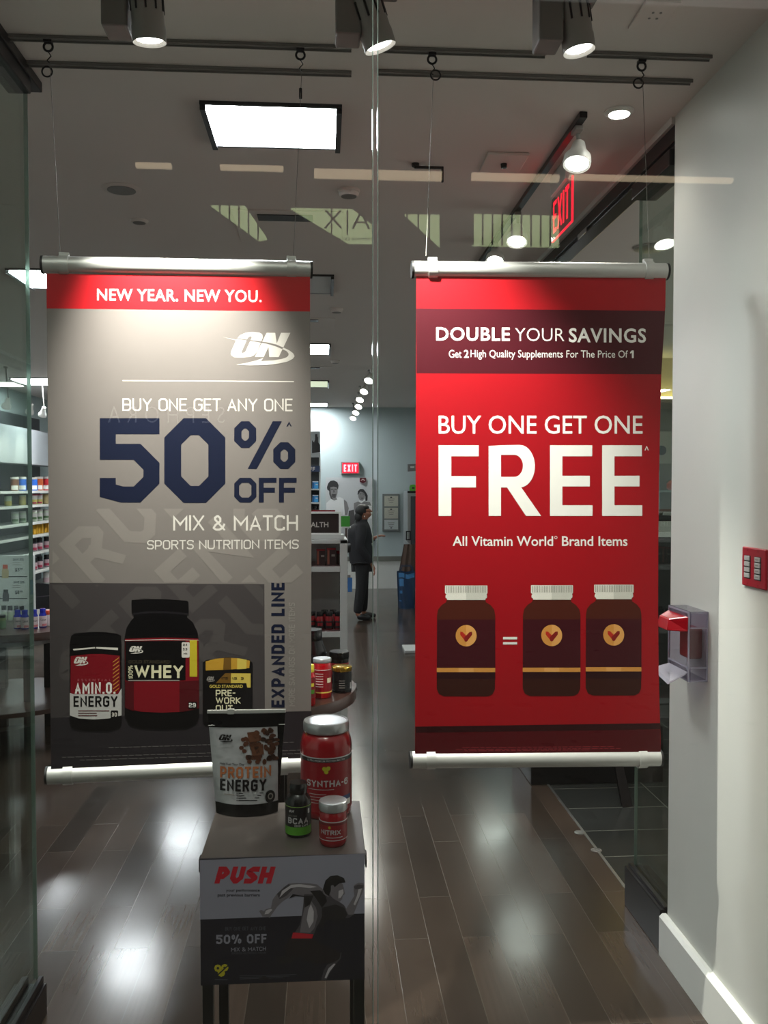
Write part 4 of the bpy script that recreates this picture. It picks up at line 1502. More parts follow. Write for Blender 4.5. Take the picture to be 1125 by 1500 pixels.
# small red jar
r = .0355
t = jar_root('supplement_jar', 'small red jar with silver lid at right front of the display table', 488, 1243.5, r, TZ, 'jar')
MB().lathe([(r * .85, 0), (r * .97, .006), (r, .014), (r, .075), (r * .96, .083), (r * .88, .087), (r * .88, .091)], 36).build('body', M_redplastic, t)
lb = MB()
lb.lathe([(r * 1.008, .02), (r * 1.008, .064)], 36, m=0)
lb.lathe([(r * 1.012, .0185), (r * 1.012, .0205)], 36, m=1)
lb.lathe([(r * 1.012, .064), (r * 1.012, .0665)], 36, m=1)
lb.lathe([(r * 1.01, .057), (r * 1.01, .063)], 36, m=2)
lb.build('label', [M_redlabel, M_silvertext, M_dredlabel], t)
lt = MB()
cyl_text(lt, r * 1.008, .034, .046, -.95, .55, stroke_text('NITRIX', 4.4, t=.2, ch=.14), 0)
cyl_text(lt, r * 1.008, .049, .056, -.35, -.15, [[(0, .5), (.3, 0), (.7, 0), (1, .5), (.7, 1), (.3, 1)]], 1)
cyl_patch(lt, r * 1.008, .026, .028, -.5, .7, 0)
lt.build('lettering', [M_silvertext, P_tre], t, fix=False)
MB().lathe([(r * .96, .088), (r * 1.0, .089), (r * 1.02, .092), (r * 1.02, .106), (r * .98, .110), (r * .9, .111), (.0001, .110)], 36).build('lid', M_silverlid, t)

# ---------------------------------------------------------------- round table with tubs, right of the grey banner
M_dwood = mat('dark_walnut', '#3a2620', .28, noise=.15, nscale=18)


def round_table(cx, cy, r, z, label, legs, shelf=None):
    t = thing('round_table', label, 'table', (cx, cy, 0))
    MB().lathe([(r * .985, z - .055), (r, z - .05), (r, z - .004), (r * .996, z), (.0001, z)], 64).build('tabletop', M_dwood, t)
    MB().lathe([(r * .6, z - .12), (r * .93, z - .058), (r * .985, z - .055)], 64).build('apron', M_greyplastic, t)
    for x, y in legs:
        MB().box(x - .025, y - .025, 0, x + .025, y + .025, z - .07).build('leg', M_black, t, bevel=.002)
    if shelf:
        MB().lathe([(r * .9, shelf - .03), (r * .9, shelf), (.0001, shelf)], 64).build('lower_shelf', M_dwood, t)
    return t


RT = .80
rt = round_table(-.35, 4.17, .5, RT, 'round dark wood table half hidden behind the grey banner', [(-.12, -.14), (.14, -.14), (-.12, .14), (.14, .14)])


def simple_tub(name, label, cat, px, py, z, w_px, h_px, body, lab, lid, lidfrac=.16, labspan=(.1, .72), shoulder=.06, neck=.9, n=24, extra=None, loc=None, group=None):
    """Tub standing where its foot shows in the photo; sizes taken from its width and height there."""
    if loc is None:
        p = base_on(px, py, z)
    else:
        p = Vector(loc)
    d = p.y / (FPX * 1.0)
    r = w_px * d / 2
    h = h_px * d
    dirv = Vector((p.x, p.y, 0)).normalized()
    c = Vector((p.x, p.y, z)) + (dirv * r if loc is None else Vector((0, 0, 0)))
    t = thing(name, label, cat, (c.x, c.y, z + .0006), math.atan2(-p.x, p.y), group)
    hl = h * (1 - lidfrac)
    MB().lathe([(r * .92, 0), (r, h * .03), (r, hl - h * shoulder), (r * neck, hl - .001), (r * neck * .98, hl + h * .01)], n).build('body', body, t)
    if lab:
        MB().lathe([(r * 1.01, h * labspan[0]), (r * 1.01, h * labspan[1])], n).build('label', lab, t)
    MB().lathe([(r * neck * 1.03, hl), (r * neck * 1.05, hl + h * .01), (r * neck * 1.05, h * .985), (r * neck, h), (.0001, h)], n).build('lid', lid, t)
    return t, r, h


M_yel = mat('yellow_label', '#d8c93a', .4, noise=.03)
M_redgloss = mat('bright_red_plastic', '#a50c17', .2, noise=.03, coat=.3)
t, r, h = simple_tub('supplement_tub', 'big black tub with rounded shoulders at back of the round table', 'tub', 456, 1003, RT, 46, 78, M_blackplastic, M_blacklabel, M_blackplastic, .2, (.12, .55), .25, .68, 32)
lt = MB()
cyl_text(lt, r * 1.01, h * .38, h * .45, .3, .85, stroke_text('ON', 2, t=.3, ch=.2, shear=.3), 0)
lt.build('lettering', P_gold2, t, fix=False)
t, r, h = simple_tub('supplement_tub', 'red tub with silver lid and gold ring on the round table', 'tub', 472, 1024, RT, 28, 58, M_redgloss, M_redlabel, M_silverlid, .1, (.16, .74), .1, .93, 32)
lt = MB()
lt.lathe([(r * 1.015, h * .14), (r * 1.015, h * .17)], 32, m=0)
lt.lathe([(r * 1.015, h * .72), (r * 1.015, h * .735)], 32, m=1)
for k in range(6):
    cyl_patch(lt, r * 1.012, h * (.3 + .065 * k), h * (.315 + .065 * k), -.8, .1, 1)
cyl_patch(lt, r * 1.012, h * .4, h * .52, .55, 1.1, 2)
lt.build('label_print', [P_gold2, P_lt, P_cream], t, fix=False)
t, r, h = simple_tub('supplement_tub', 'black lidded tub with red label behind the gold-lidded jar', 'tub', 497, 1003, RT, 28, 47, M_blackplastic, M_redlabel, M_blackplastic, .22, (.3, .66), .02, 1.0, 32)
lt = MB()
cyl_text(lt, r * 1.012, h * .48, h * .56, -.2, .3, stroke_text('ON', 2, t=.3, ch=.2, shear=.3), 0)
lt.build('lettering', P_gold2, t, fix=False)
t, r, h = simple_tub('supplement_tub', 'short black jar with gold lid near the round table edge', 'tub', 501, 1016, RT, 28.5, 38, M_blackplastic, M_blacklabel, M_goldlid, .17, (.1, .8), .02, 1.0, 32)
lt = MB()
for k in range(4):
    cyl_patch(lt, r * 1.012, h * (.2 + .09 * k), h * (.23 + .09 * k), -.3, .3, 0)
cyl_patch(lt, r * 1.012, h * .15, h * .4, .95, 1.2, 1)
lt.build('label_print', [M_dimgrey, M_silvertext], t, fix=False)
t, r, h = simple_tub('supplement_bottle', 'bright red bottle with yellow cap half hidden by grey banner edge', 'bottle', 453, 1035, RT, 19, 60, M_redgloss, M_redlabel, M_yel, .18, (.2, .7), .12, .75, 24)
lt = MB()
cyl_patch(lt, r * 1.012, h * .3, h * .4, .1, .9, 0)
cyl_patch(lt, r * 1.012, h * .48, h * .56, .1, .8, 1)
lt.build('label_print', [M_greenlabel, M_yel], t, fix=False)

# ---------------------------------------------------------------- gondola with the HEALTH sign
GYf = 6.42
gx = at_y(509, 800, GYf).x
gz = at_y(505, 791, GYf).z
M_gw = mat('gondola_white_metal', '#c9cbc8', .35, .2, noise=.03)
M_gsteel = mat('gondola_back_steel', '#9a9a98', .3, .6, noise=.04, nscale=4)
g = thing('gondola_shelf', 'white metal shelving unit under the HEALTH sign, right of the grey banner', 'shelf unit', (gx, GYf, 0))
GW = 1.0
bk = MB().box(-GW + .03, .40, .12, -.03, .415, gz - .02)
bk.build('back_panel', M_gsteel, g)
for x0 in (-GW, -.055):
    up = MB().box(x0, .0, 0, x0 + .055, .05, gz)
    up.build('upright', M_gw, g, bevel=.003)
    up = MB().box(x0 + .01, .05, 0, x0 + .045, .43, gz - .01) if x0 < -.5 else MB().box(x0, .40, 0, x0 + .055, .45, gz)
    up.build('upright', M_gw, g, bevel=.003)
slots = MB()
zz = .1
while zz < gz - .05:
    slots.box(-.048, .052, zz, -.043, .41, zz + .012) if False else slots.box(.0001, .02, zz, .0016, .032, zz + .018)
    slots.box(-.0565, .015, zz, -.0552, .03, zz + .018)
    zz += .036
slots.build('slot_strip', M_black, g)
MB().box(-GW, 0, gz - .028, 0, .45, gz).build('top_shelf', M_gw, g, bevel=.003)
zs1 = at_y(480, 829, GYf).z
zs2 = at_y(480, 924.5, GYf).z
for z in (zs1, zs2, .16):
    s = MB().box(-GW + .055, .0, z - .045, -.055, .40, z - .004).build('shelf', M_gw, g, bevel=.002)
    MB().box(-GW + .055, .004, z - .004, -.055, .40, z).build('liner', mat('liner_wine', '#5f4343', .4, noise=.05), s)
MB().box(-GW + .055, .02, 0, -.055, .4, .1).build('plinth', M_gw, g)

# sign on top
szb = gz
FH = Frame((gx - .3, GYf + .08, szb), (1, 0))
hs_ = thing('header_sign', 'white framed dark sign reading HEALTH on top of the shelving', 'sign', FH.o)
su1, sz1 = FH.loc(499.5, 749.5)
su0 = -su1 - .35
_, sz0 = FH.loc(480, 783)
_, szl = FH.loc(480, 790.5)
MB().box(su0, 0, 0 + .0006, su1 + .022, .12, sz0).build('ledge', M_gw, hs_, bevel=.003)
f = .016
MB().box(su0, .02, sz0, su0 + f, .06, sz1).box(su1 - f, .02, sz0, su1, .06, sz1).box(su0 + f, .02, sz1 - f, su1 - f, .06, sz1).box(su0 + f, .02, sz0, su1 - f, .06, sz0 + f * .6).build('frame', M_white, hs_, bevel=.002)
MB().box(su0 + f, .03, sz0 + f * .6, su1 - f, .05, sz1 - f).build('panel', mat('sign_dark_brown', '#2a2422', .3, noise=.04), hs_)
a = Art(FH, base=-.0295)
a.font('HEALTH', 443, 765, 481, 772.5, P_lt, 1, offset=.01)
a.build('lettering', hs_)
MB().box(su0, .025, sz1, FH.loc(491, 749)[0], .04, sz1 + .012).build('red_top_strip', M_redlabel, hs_)


def small_box(name, label, cat, px0, px1, py0, Y, z, m, mp, group=None, print_m=None):
    """Carton: front corners at px0, px1 on a shelf at height z, top at py0."""
    a_, b_ = at_y(px0, 800, Y), at_y(px1, 800, Y)
    h_ = at_y((px0 + px1) / 2, py0, Y).z - z
    w_ = b_.x - a_.x
    t_ = thing(name, label, cat, ((a_.x + b_.x) / 2, Y, z + .0006), 0, group)
    MB().box(-w_ / 2, 0, 0, w_ / 2, w_ * .8, h_).build('box', m, t_, bevel=.0015)
    p_ = MB().box(-w_ / 2 + .0, -.0006, h_ * .88, w_ / 2, -.0001, h_ * .97, 0)
    p_.box(-w_ * .42, -.0006, h_ * .06, -w_ * .2, -.0001, h_ * .86, 1)
    p_.box(w_ * .02, -.0006, h_ * .5, w_ * .4, -.0001, h_ * .62, 2)
    p_.build('print', mp, t_)
    return t_


M_carton = mat('dark_carton', '#2a1716', .4, noise=.1)
cart = [M_redlabel, mat('copper_print', '#8a4a3a', .4, noise=.05), P_mid]
small_box('supplement_box', 'dark carton with red top stripe at left of upper shelf under HEALTH sign', 'box', 463.5, 476.5, 804, GYf + .05, zs1, M_carton, cart)
small_box('supplement_box', 'dark carton with red top stripe in middle of upper shelf under HEALTH sign', 'box', 478.5, 492, 802.5, GYf + .05, zs1, M_carton, cart)
t, r, h = simple_tub('supplement_tub', 'dark tub with red lid beside the cartons on upper shelf under HEALTH sign', 'tub', 0, 0, zs1, 12, 20.5, M_carton, mat('brown_label', '#3c2a24', .4, noise=.1), M_redlabel, .2, (.08, .74), .02, 1.0, 20, loc=(at_y(498.5, 820, GYf + .11).x, GYf + .11, zs1))
t, r, h = simple_tub('supplement_bottle', 'small red bottle with black cap on lower gondola shelf, front left', 'bottle', 0, 0, zs2, 12.2, 25.5, M_redplastic, M_blacklabel, M_blackplastic, .24, (.06, .48), .14, .8, 20, loc=(at_y(469, 900, GYf + .09).x, GYf + .09, zs2))
lt = MB()
cyl_patch(lt, r * 1.016, h * .22, h * .4, -.7, .7, 0)
lt.build('label_print', M_redlabel, t, fix=False)
for px, dy, nm in ((482, .09, 'front middle'), (495.5, .09, 'front right'), (475.5, .2, 'back left'), (488, .2, 'back right'), (457, .13, 'at the grey banner edge')):
    Y = GYf + dy
    dup(t, 'small red bottle with black cap on lower gondola shelf, ' + nm, (at_y(px, 900, Y).x, Y, zs2 + .0006))

# clip strip things at the gondola's side
gp = at_y(512, 856, GYf + .03)
gp.x = gx + .018
t = thing('hanging_packet', 'small blue packet clipped to the right side of the shelving unit', 'packet', gp)
MB().prism([(-.016, -.055), (.016, -.055), (.018, .05), (-.018, .05)], -.008, .008).build('packet', mat('packet_blue', '#3f7cc0', .35, noise=.05), t, bevel=.003)
MB().box(-.0178, -.004, .05, .004, .004, .07).build('clip', M_greyplastic, t)

# green header card on a post, farther back
gcp = at_y(505.5, 763, 7.6)
t = thing('price_stand', 'green striped card on a thin post behind the HEALTH sign', 'card stand', (gcp.x, 7.6, 0))
gh0, gh1 = at_y(505, 771.5, 7.6).z, at_y(505, 756, 7.6).z
cd = MB()
for k in range(7):
    cd.box(-.041 + .0117 * k, 0, gh0, -.041 + .0117 * (k + 1), .012 if k % 2 else .018, gh1)
cd.build('card', mat('bright_green_card', '#3f9a35', .4, noise=.08), t)
MB().box(-.05, -.01, gh0 - .012, .05, .03, gh0).build('card_ledge', M_gw, t)
MB().box(.0, .004, .02, .02, .02, gh0 - .012).build('post', mat('brown_post', '#4d4038', .5, noise=.05), t)
MB().box(-.08, -.07, 0, .1, .1, .02).build('base', M_black, t, bevel=.004)

# ---------------------------------------------------------------- tall shelf far behind, at the banner's right edge
SY = 12.6
sxr = at_y(469.5, 700, SY).x
t = thing('tall_shelf', 'tall dark shelf with black and white photo header beyond the grey banner edge', 'shelf unit', (sxr, SY, 0))
zt_ = at_y(463, 632, SY).z
M_dkshelf = mat('dark_shelf_back', '#3a3d40', .5, noise=.05)
MB().box(-1.0, .3, 0, -.012, .33, zt_).build('back_panel', M_dkshelf, t)
MB().box(-.02, 0, 0, 0, .33, zt_ - .35).build('side_panel', M_gw, t)
FT = Frame((sxr, SY, 0), (1, 0))
zph0 = FT.loc(463, 670)[1]
MB().box(-1.0, -.01, zph0, -.005, .0, zt_).build('photo_header', mat('photo_pale', '#a9acae', .5, noise=.05), t)
a = Art(FT, base=.0102)
a.poly([(457, 645), (460, 648), (463, 640), (466, 640), (466, 648), (469, 652), (469, 662), (457, 664)], S_g4, 1)
a.rect(461.5, 636, 465, 648, S_g1, 2)
a.build('photo_figures', t)
zsg0, zsg1 = FT.loc(463, 691)[1], FT.loc(463, 682.5)[1]
MB().box(-1.0, -.012, zsg0, -.01, -.002, zsg1).build('blue_sign', mat('shelf_sign_blue', '#1c3358', .4, noise=.03), t)
a = Art(FT, base=.0125)
a.stroke('OFF', 448, 684, 461.5, 690, P_lt, 1, t=.2)
a.build('lettering', t)
ysh = (716, 736, 758, 780, 802)
for y in ysh:
    z = FT.loc(463, y)[1]
    MB().box(-1.0, .0, z - .02, -.02, .3, z).build('shelf', M_gw, t)
for px, y, m_, nm in ((461, 716, 'bright blue', 'upper shelf'), (461, 736, 'bright blue', 'second shelf')):
    z = FT.loc(463, y)[1]
    small_box('supplement_box', 'small bright blue box on the ' + nm + ' of the tall shelf past grey banner', 'box', 458, 466.5, y - 11, SY + .08, z, mat('bright_blue_box', '#3fa2e0', .4, noise=.05), [M_white, mat('blue_print', '#1f63a8', .4), P_lt])
z = FT.loc(463, 758)[1]
simple_tub('supplement_tub', 'dark tub on third shelf of the tall shelf above the HEALTH sign', 'tub', 0, 0, z, 8, 16, M_blackplastic, M_blacklabel, M_blackplastic, .2, loc=(at_y(463, 750, SY + .12).x, SY + .12, z), n=16)

# ---------------------------------------------------------------- back wall
BY = 14.955
FB = Frame((at_y(535, 712, BY).x, BY, EYE), (1, 0))


def cbk(x, y): return 440 + x * .1867, 640 + y * .1867


t = thing('wall_poster', 'large black and white photo of a man and a woman on the back wall', 'poster', FB.o)
u0, w1 = FB.loc(477, 699.5)
u1, w0 = FB.loc(546.5, 800)
MB().box(u0, .0, w0, u1, .044, w1).build('board', mat('photo_backdrop', '#bfc0c0', .6, noise=.03), t)
a = Art(FB, cbk, base=.0003, step=.001)
M_sk = mat('photo_skin', '#827f7e', .6, noise=.08)
M_skd = mat('photo_skin_dark', '#4d4a4a', .6, noise=.08)
M_hair = mat('photo_hair', '#2b2a2b', .6, noise=.1)
M_tee = mat('photo_white_shirt', '#dededc', .6, noise=.03)
a.poly([(203, 520), (235, 490), (270, 480), (310, 472), (345, 490), (375, 540), (372, 575), (365, 612), (330, 612), (335, 560), (320, 640), (203, 640)], M_tee, 1)
a.poly([(340, 488), (365, 510), (380, 560), (368, 612), (350, 615), (345, 560)], M_sk, 2)
a.poly([(225, 395), (240, 375), (275, 372), (292, 395), (292, 440), (280, 475), (290, 490), (265, 500), (240, 485), (226, 450)], M_sk, 3)
a.poly([(225, 395), (236, 400), (240, 450), (256, 490), (240, 485), (226, 450)], M_skd, 4)
a.poly([(238, 408), (257, 407), (257, 413), (239, 414)], M_hair, 5)
a.poly([(267, 407), (286, 408), (285, 414), (268, 413)], M_hair, 5)
a.poly([(260, 412), (265, 412), (269, 436), (258, 436)], M_skd, 5)
a.poly([(245, 448), (282, 448), (276, 474), (262, 480), (248, 470)], M_skd, 5)
a.poly([(252, 453), (274, 453), (268, 458), (256, 458)], M_hair, 6)
a.poly([(208, 395), (218, 365), (235, 345), (262, 340), (290, 355), (300, 380), (295, 415), (285, 395), (260, 390), (235, 395), (228, 425), (212, 415)], M_hair, 5)
a.poly([(420, 520), (455, 505), (470, 490), (505, 490), (520, 505), (555, 515), (560, 560), (560, 640), (420, 640), (425, 560)], M_tee, 1)
a.poly([(420, 520), (455, 505), (478, 520), (500, 505), (548, 512), (556, 540), (470, 530), (440, 560), (428, 600), (420, 560)], M_sk, 2)
a.poly([(452, 440), (465, 425), (495, 425), (508, 445), (505, 480), (488, 502), (468, 498), (455, 475)], M_sk, 3)
a.poly([(468, 445), (478, 444), (478, 449), (468, 450)], M_hair, 5)
a.poly([(488, 444), (498, 446), (498, 451), (488, 450)], M_hair, 5)
a.poly([(476, 478), (492, 478), (487, 485), (480, 485)], M_hair, 5)
a.poly([(447, 455), (452, 425), (470, 408), (495, 410), (515, 435), (528, 460), (526, 500), (510, 505), (510, 470), (500, 440), (470, 428), (455, 450)], M_hair, 4)
a.poly([(380, 580), (420, 570), (430, 640), (425, 700), (385, 740), (375, 650)], M_skd, 1.5)
a.build('printed_figures', t)

FE = Frame((at_y(514, 685, 14.99).x, 14.93, EYE), (1, 0))
t = thing('exit_sign', 'red lit EXIT sign on back wall above the black and white photo', 'exit sign', FE.o)
u0, w1 = FE.loc(500.5, 677.5)
u1, w0 = FE.loc(526, 693.5)
MB().box(u0 - .01, 0, w0 - .01, u1 + .01, .068, w1 + .01).build('housing', M_greyplastic, t, bevel=.004)
MB().box(u0 + .01, -.003, w0 + .005, u1 - .01, .0, w1 - .005).build('face', mat('exit_face', '#d01028', .4, emit='#e01030', estr=1.1, noise=.02), t)
a = Art(FE, base=.0034)
a.stroke('EXIT', 503.5, 680.5, 523, 691, mat('exit_letters', '#ffb0b8', .4, emit='#ff9aa8', estr=1.2), 1, t=.2, ch=.02, gap=.16)
a.build('lettering', t)
u0, w1 = FB.loc(527, 700)
u1, w0 = FB.loc(536, 707.5)
FQ = Frame((FB.o.x, BY - .022, EYE), (1, 0))
t = thing('wall_plaque', 'small dark red plaque on the upper right of the back wall photo', 'plaque', FQ.o)
MB().prism([(u0, w0 + .02), ((u0 + u1) / 2, w0 - .005), (u1, w0 + .02), (u1, w1), (u0, w1)], 0, .022).build('plate', mat('plaque_wine', '#5b1620', .4, noise=.05), t)
MB().prism([(u0 + .02, w0 + .035), ((u0 + u1) / 2, w0 + .055), (u1 - .02, w0 + .035), (u1 - .02, w0 + .05), ((u0 + u1) / 2, w0 + .07), (u0 + .02, w0 + .05)], -.002, 0).build('emblem', P_lt, t)

FC = Frame((at_y(572, 750, 14.99).x, 14.97, EYE), (1, 0))
t = thing('certificate_frame', 'grey frame holding three stacked certificates on the back wall', 'picture frame', FC.o)
u0, w1 = FC.loc(560.3, 723.5)
u1, w0 = FC.loc(585, 778.5)
MB().box(u0, 0, w0, u1, .0295, w1).build('frame', mat('frame_grey', '#6d716f', .45, noise=.03), t, bevel=.003)
a_px = ((563, 726.5, 583, 741.5, '#b5b3a4'), (563, 744, 583, 759.5, '#b5b3a4'), (563, 761.5, 583, 775.5, '#b8bfbd'))
for k, (x0, y0, x1, y1, c) in enumerate(a_px):
    a = Art(FC, base=.001)
    a.rect(x0, y0, x1, y1, mat('paper_' + 'abc'[k], c, .6, noise=.02), 1)
    for q in range(3):
        a.rect(x0 + 5 + q, y0 + 4 + 2.6 * q, x1 - 5 - q, y0 + 4.8 + 2.6 * q, M_dimgrey, 3)
    a.disc((x0 + x1) / 2, y0 + 2 if k < 2 else y1 - 2.2, 1.6, .9, M_black, 3, 10)
    a.build('certificate', t)

# glass-door cooler, coat and bag
CY = 13.7
cx0 = at_y(597, 740, CY).x
t = thing('glass_door_cooler', 'tall silver framed cooler door with black handle beside the red banner', 'cooler', (cx0, CY, 0))
cz1 = at_y(600, 719.5, CY).z
MB().box(0, 0.03, 0, .9, .7, cz1).build('cabinet', mat('cooler_grey', '#8b9192', .4, noise=.03), t)
dr = MB().box(0, 0, .1, .05, .03, cz1 - .03).box(.65, 0, .1, .7, .03, cz1 - .03).box(.05, 0, .1, .65, .03, .15).box(.05, 0, cz1 - .08, .65, .03, cz1 - .03)
drr = dr.build('door_frame', M_steel, t, bevel=.004)
hz0, hz1 = at_y(598, 791, CY).z, at_y(598, 777.5, CY).z
MB().box(-.03, -.05, hz0, -.014, -.035, hz1).box(.03, -.05, hz0, .046, -.035, hz1).box(-.014, -.05, hz1 - .016, .03, -.035, hz1).box(-.014, -.05, hz0, .03, -.035, hz0 + .016).box(.03, -.035, hz0, .046, 0, hz0 + .02).box(.03, -.035, hz1 - .02, .046, 0, hz1).build('handle', M_black, drr, bevel=.003)
MB().box(.05, .004, .15, .65, .012, cz1 - .08).build('door_glass', M_dkshelf, drr)
MB().box(0, 0, cz1 - .03, .9, .03, cz1 + .005).build('top_rail', M_black, t)
gl = at_y(603, 711, CY)
t = thing('green_pack', 'bright green pack on top of the cooler beside the red banner', 'pack', (gl.x + .02, CY + .06, cz1 + .0055))
MB().prism([(-.04, 0), (.05, 0), (.055, .08), (.03, .1), (-.03, .095), (-.045, .06)], 0, .06).build('pack', mat('bright_green', '#66c63a', .4, emit=None, noise=.08), t, bevel=.006)
MB().box(-.01, -.001, .03, .03, 0.0, .06).build('label', M_dkshelf, t)
sg_ = at_y(604, 685, CY - .6)
t = thing('aisle_sign', 'small grey aisle sign hanging from ceiling beside the red banner', 'sign', (sg_.x, CY - .6, sg_.z))
MB().prism([(-.07, -.06), (.3, -.03), (.3, .07), (-.07, .05)], -.006, .006).build('plate', mat('aisle_sign_grey', '#6d6a68', .5, noise=.03), t)
MB().tube((.2, 0, .06), (.2, 0, CZ - sg_.z), .004, 8).build('rod', M_greyplastic, t)
MB().box(-.03, -.0075, -.005, .03, -.0062, .02).build('lettering', P_lt, t)

# shopping bag with handles
bp_ = at_z(596, 891, 0)
t = thing('shopping_bag', 'blue shopping bag on the floor under a brown coat beside red banner', 'bag', (bp_.x, bp_.y, .0006))
sc_ = bp_.y / FPX
bw0, bw1, bh = 13.5 * sc_, 11.5 * sc_, 53 * sc_


def bagfn(i, j):
    u = (i * 2 - 1) * (bw1 + (bw0 - bw1) * j)
    return (u, -.09 * (1 - j * .4) * (1 - abs(i * 2 - 1) ** 4) + .012 * math.sin(u * 40 + j * 5), j * bh + .01 * math.sin(i * 9) * j)


def bagback(i, j):
    p = bagfn(1 - i, j)
    return (p[0], .18 - p[1] * .2, p[2])


bgm = MB()
bgm.grid(bagfn, 16, 14)
bgm.grid(bagback, 16, 14)
M_bag = mat('bag_blue', '#14304f', .35, noise=.25, nscale=8)
bag = bgm.build('bag', M_bag, t)
bmp = MB()
for (i0, j0, i1, j1) in ((.06, .62, .3, .82), (.06, .42, .2, .5), (.4, .85, .9, .97), (.02, .2, .14, .24), (.04, .86, .34, .98)):
    bmp.grid(lambda i, j: (lambda p: (p[0], p[1] - .004, p[2]))(bagfn(i0 + (i1 - i0) * i, j0 + (j1 - j0) * j)), 4, 3)
bmp.build('print', mat('bag_light_blue', '#3b76a8', .35, noise=.1), bag)
for y in (-.02, .14):
    MB().path([(-.1, y, bh - .02), (-.07, y, bh + .09), (.07, y, bh + .09), (.1, y, bh - .02)], .005, 6).build('handle', M_bag, t)
# coat over the bag, standing in for a hidden shopper's sleeve
cz_a = at_y(600, 797.5, bp_.y + .26)
t = thing('sleeve_coat', 'brown coat for the sleeve of a hidden shopper above the blue bag', 'coat', (cz_a.x, bp_.y + .26, 0))
ch1 = cz_a.z
ch0 = at_y(600, 841, bp_.y + .26).z


def coatfn(i, j):
    w_ = .10 + .06 * (1 - j)
    u = (i * 2 - 1) * w_ - .02 * (1 - j)
    return (u + .02, -.05 * (1 - (i * 2 - 1) ** 2) + .014 * math.sin(i * 22), ch0 - .02 * math.sin(i * 14) * (1 - j) + (ch1 - ch0) * j)


ctm = MB()
ctm.grid(coatfn, 24, 10)
ctm.grid(lambda i, j: (lambda p: (p[0], .05, p[2]))(coatfn(1 - i, j)), 24, 10)
ctm.build('coat', mat('coat_brown', '#4c3a30', .85, noise=.2, nscale=30), t)
MB().tube((.02, 0, ch1 - .01), (.02, CY + .0 - bp_.y - .26, ch1 + .0), .006, 8).build('hanger_hook', M_steel, t)
pl = at_z(607, 953, .03)
tag(MB().box(pl.x - .1, pl.y, 0, pl.x + .5, pl.y + .35, .03).build('floor_plate', mat('floor_plate_grey', '#9a9c9a', .4, noise=.03), bevel=.004), 'pale flat floor plate peeking out left of the red banner', 'floor plate')

# ---------------------------------------------------------------- left wall shelving with rows of bottles
LXf = -3.9
shelf_y = (719, 739.5, 764.5, 783.5, 808.5, 836.5, 862.0, 887)
zrow = [at_x(55, y, LXf).z for y in shelf_y]
Y0, Y1 = 10.2, 13.6
t = thing('wall_shelving', 'long grey shelving along the left wall under the SPORT NUTRITION sign', 'shelf unit', (LXf, Y0, 0))
MB().box(-.4, 0, 0, -.37, Y1 - Y0, 2.75).build('back_panel', M_dkshelf, t)
for z in zrow:
    sh_ = MB().box(-.37, 0, z - .018, 0, Y1 - Y0, z).build('shelf', M_gw, t)
    MB().box(0, 0, z - .03, .006, Y1 - Y0, z + .004).build('price_rail', M_white, sh_)
MB().box(-.37, 0, 0, 0, Y1 - Y0, .1).build('plinth', M_black, t)
FL = Frame((LXf + .012, 11.5, EYE), (0, 1))
FL2 = FL
zph0, zph1 = at_x(55, 681, LXf).z, at_x(55, 631, LXf).z
hd = MB().box(-.3, .0, zph0, .01, Y1 - Y0, zph1).build('photo_header', mat('photo_pale_grey', '#a4a7aa', .5, noise=.04), t)
zs_a, zs_b = at_x(55, 698, LXf).z, at_x(55, 682, LXf).z
MB().box(-.3, 0, zs_a, .008, Y1 - Y0, zs_b).build('sign_panel', mat('sign_black_brown', '#221e1d', .4, noise=.03), t)
a = Art(FL, base=-.0015)
a.poly([(20, 641), (25, 640), (30, 645), (40, 643), (48, 644), (50, 641), (53, 642), (56, 644), (69, 645), (76, 648), (76, 679), (10, 680), (12, 642)], S_g4, 1)
a.poly([(43, 659), (69, 654.5), (69, 655.5), (43, 660)], S_g2, 2)
a.poly([(45, 665), (47, 665), (47, 671), (45, 671)], P_lt, 2)
a.build('photo_figures', t)
t.children[-1].location = (FL.o.x - LXf, FL.o.y - Y0, FL.o.z)
t.children[-1].rotation_euler = (0, 0, FL.rot)
a = Art(FL, base=.0005)
a.font('SPORT NUTRITION', 24, 686, 70.5, 690.5, P_lt, 1, offset=.01)
a.rect(42, 692, 64, 692.8, P_mid, 1)
a.build('lettering', t)
t.children[-1].location = (FL.o.x - LXf, FL.o.y - Y0, FL.o.z)
t.children[-1].rotation_euler = (0, 0, FL.rot)

rowname = ('top', 'second', 'third', 'fourth', 'fifth', 'sixth', 'seventh', 'lowest')
slotpx = (12, 22, 33, 43.5, 49.5, 57.5, 67.5, 76)
slotname = ('first from near end', 'second from near end', 'third from near end', 'fourth from near end', 'fifth from near end', 'sixth from near end', 'seventh from near end', 'eighth from near end')
protos = {}


def shelf_item(kind, ri, si, colname, body, lab, lid, w_px, h_px, lidfrac, span, neck, shoulder, printm=None):
    p = at_x(slotpx[si], 750, LXf - .1)
    lab_txt = '%s, %s left wall shelf, %s' % (colname, rowname[ri], slotname[si])
    grp = 'products on the %s shelf of the left wall' % rowname[ri]
    key = (kind, body.name, lab.name if lab else '', lid.name)
    z = zrow[ri]
    if key in protos:
        return dup(protos[key], lab_txt, (p.x, p.y, z + .0006), math.atan2(-p.x, p.y), grp)
    t_, r_, h_ = simple_tub(kind, lab_txt, 'bottle' if 'bottle' in kind else 'tub', 0, 0, z, w_px, h_px, body, lab, lid, lidfrac, span, shoulder, neck, 16, loc=(p.x, p.y, z), group=grp)
    if printm:
        pm_ = MB()
        cyl_patch(pm_, r_ * 1.014, h_ * (span[0] + .04), h_ * (span[0] + (span[1] - span[0]) * .45), -.9, .9, 0, n=6)
        pm_.build('label_print', printm, t_, fix=False)
    protos[key] = t_
    return t_


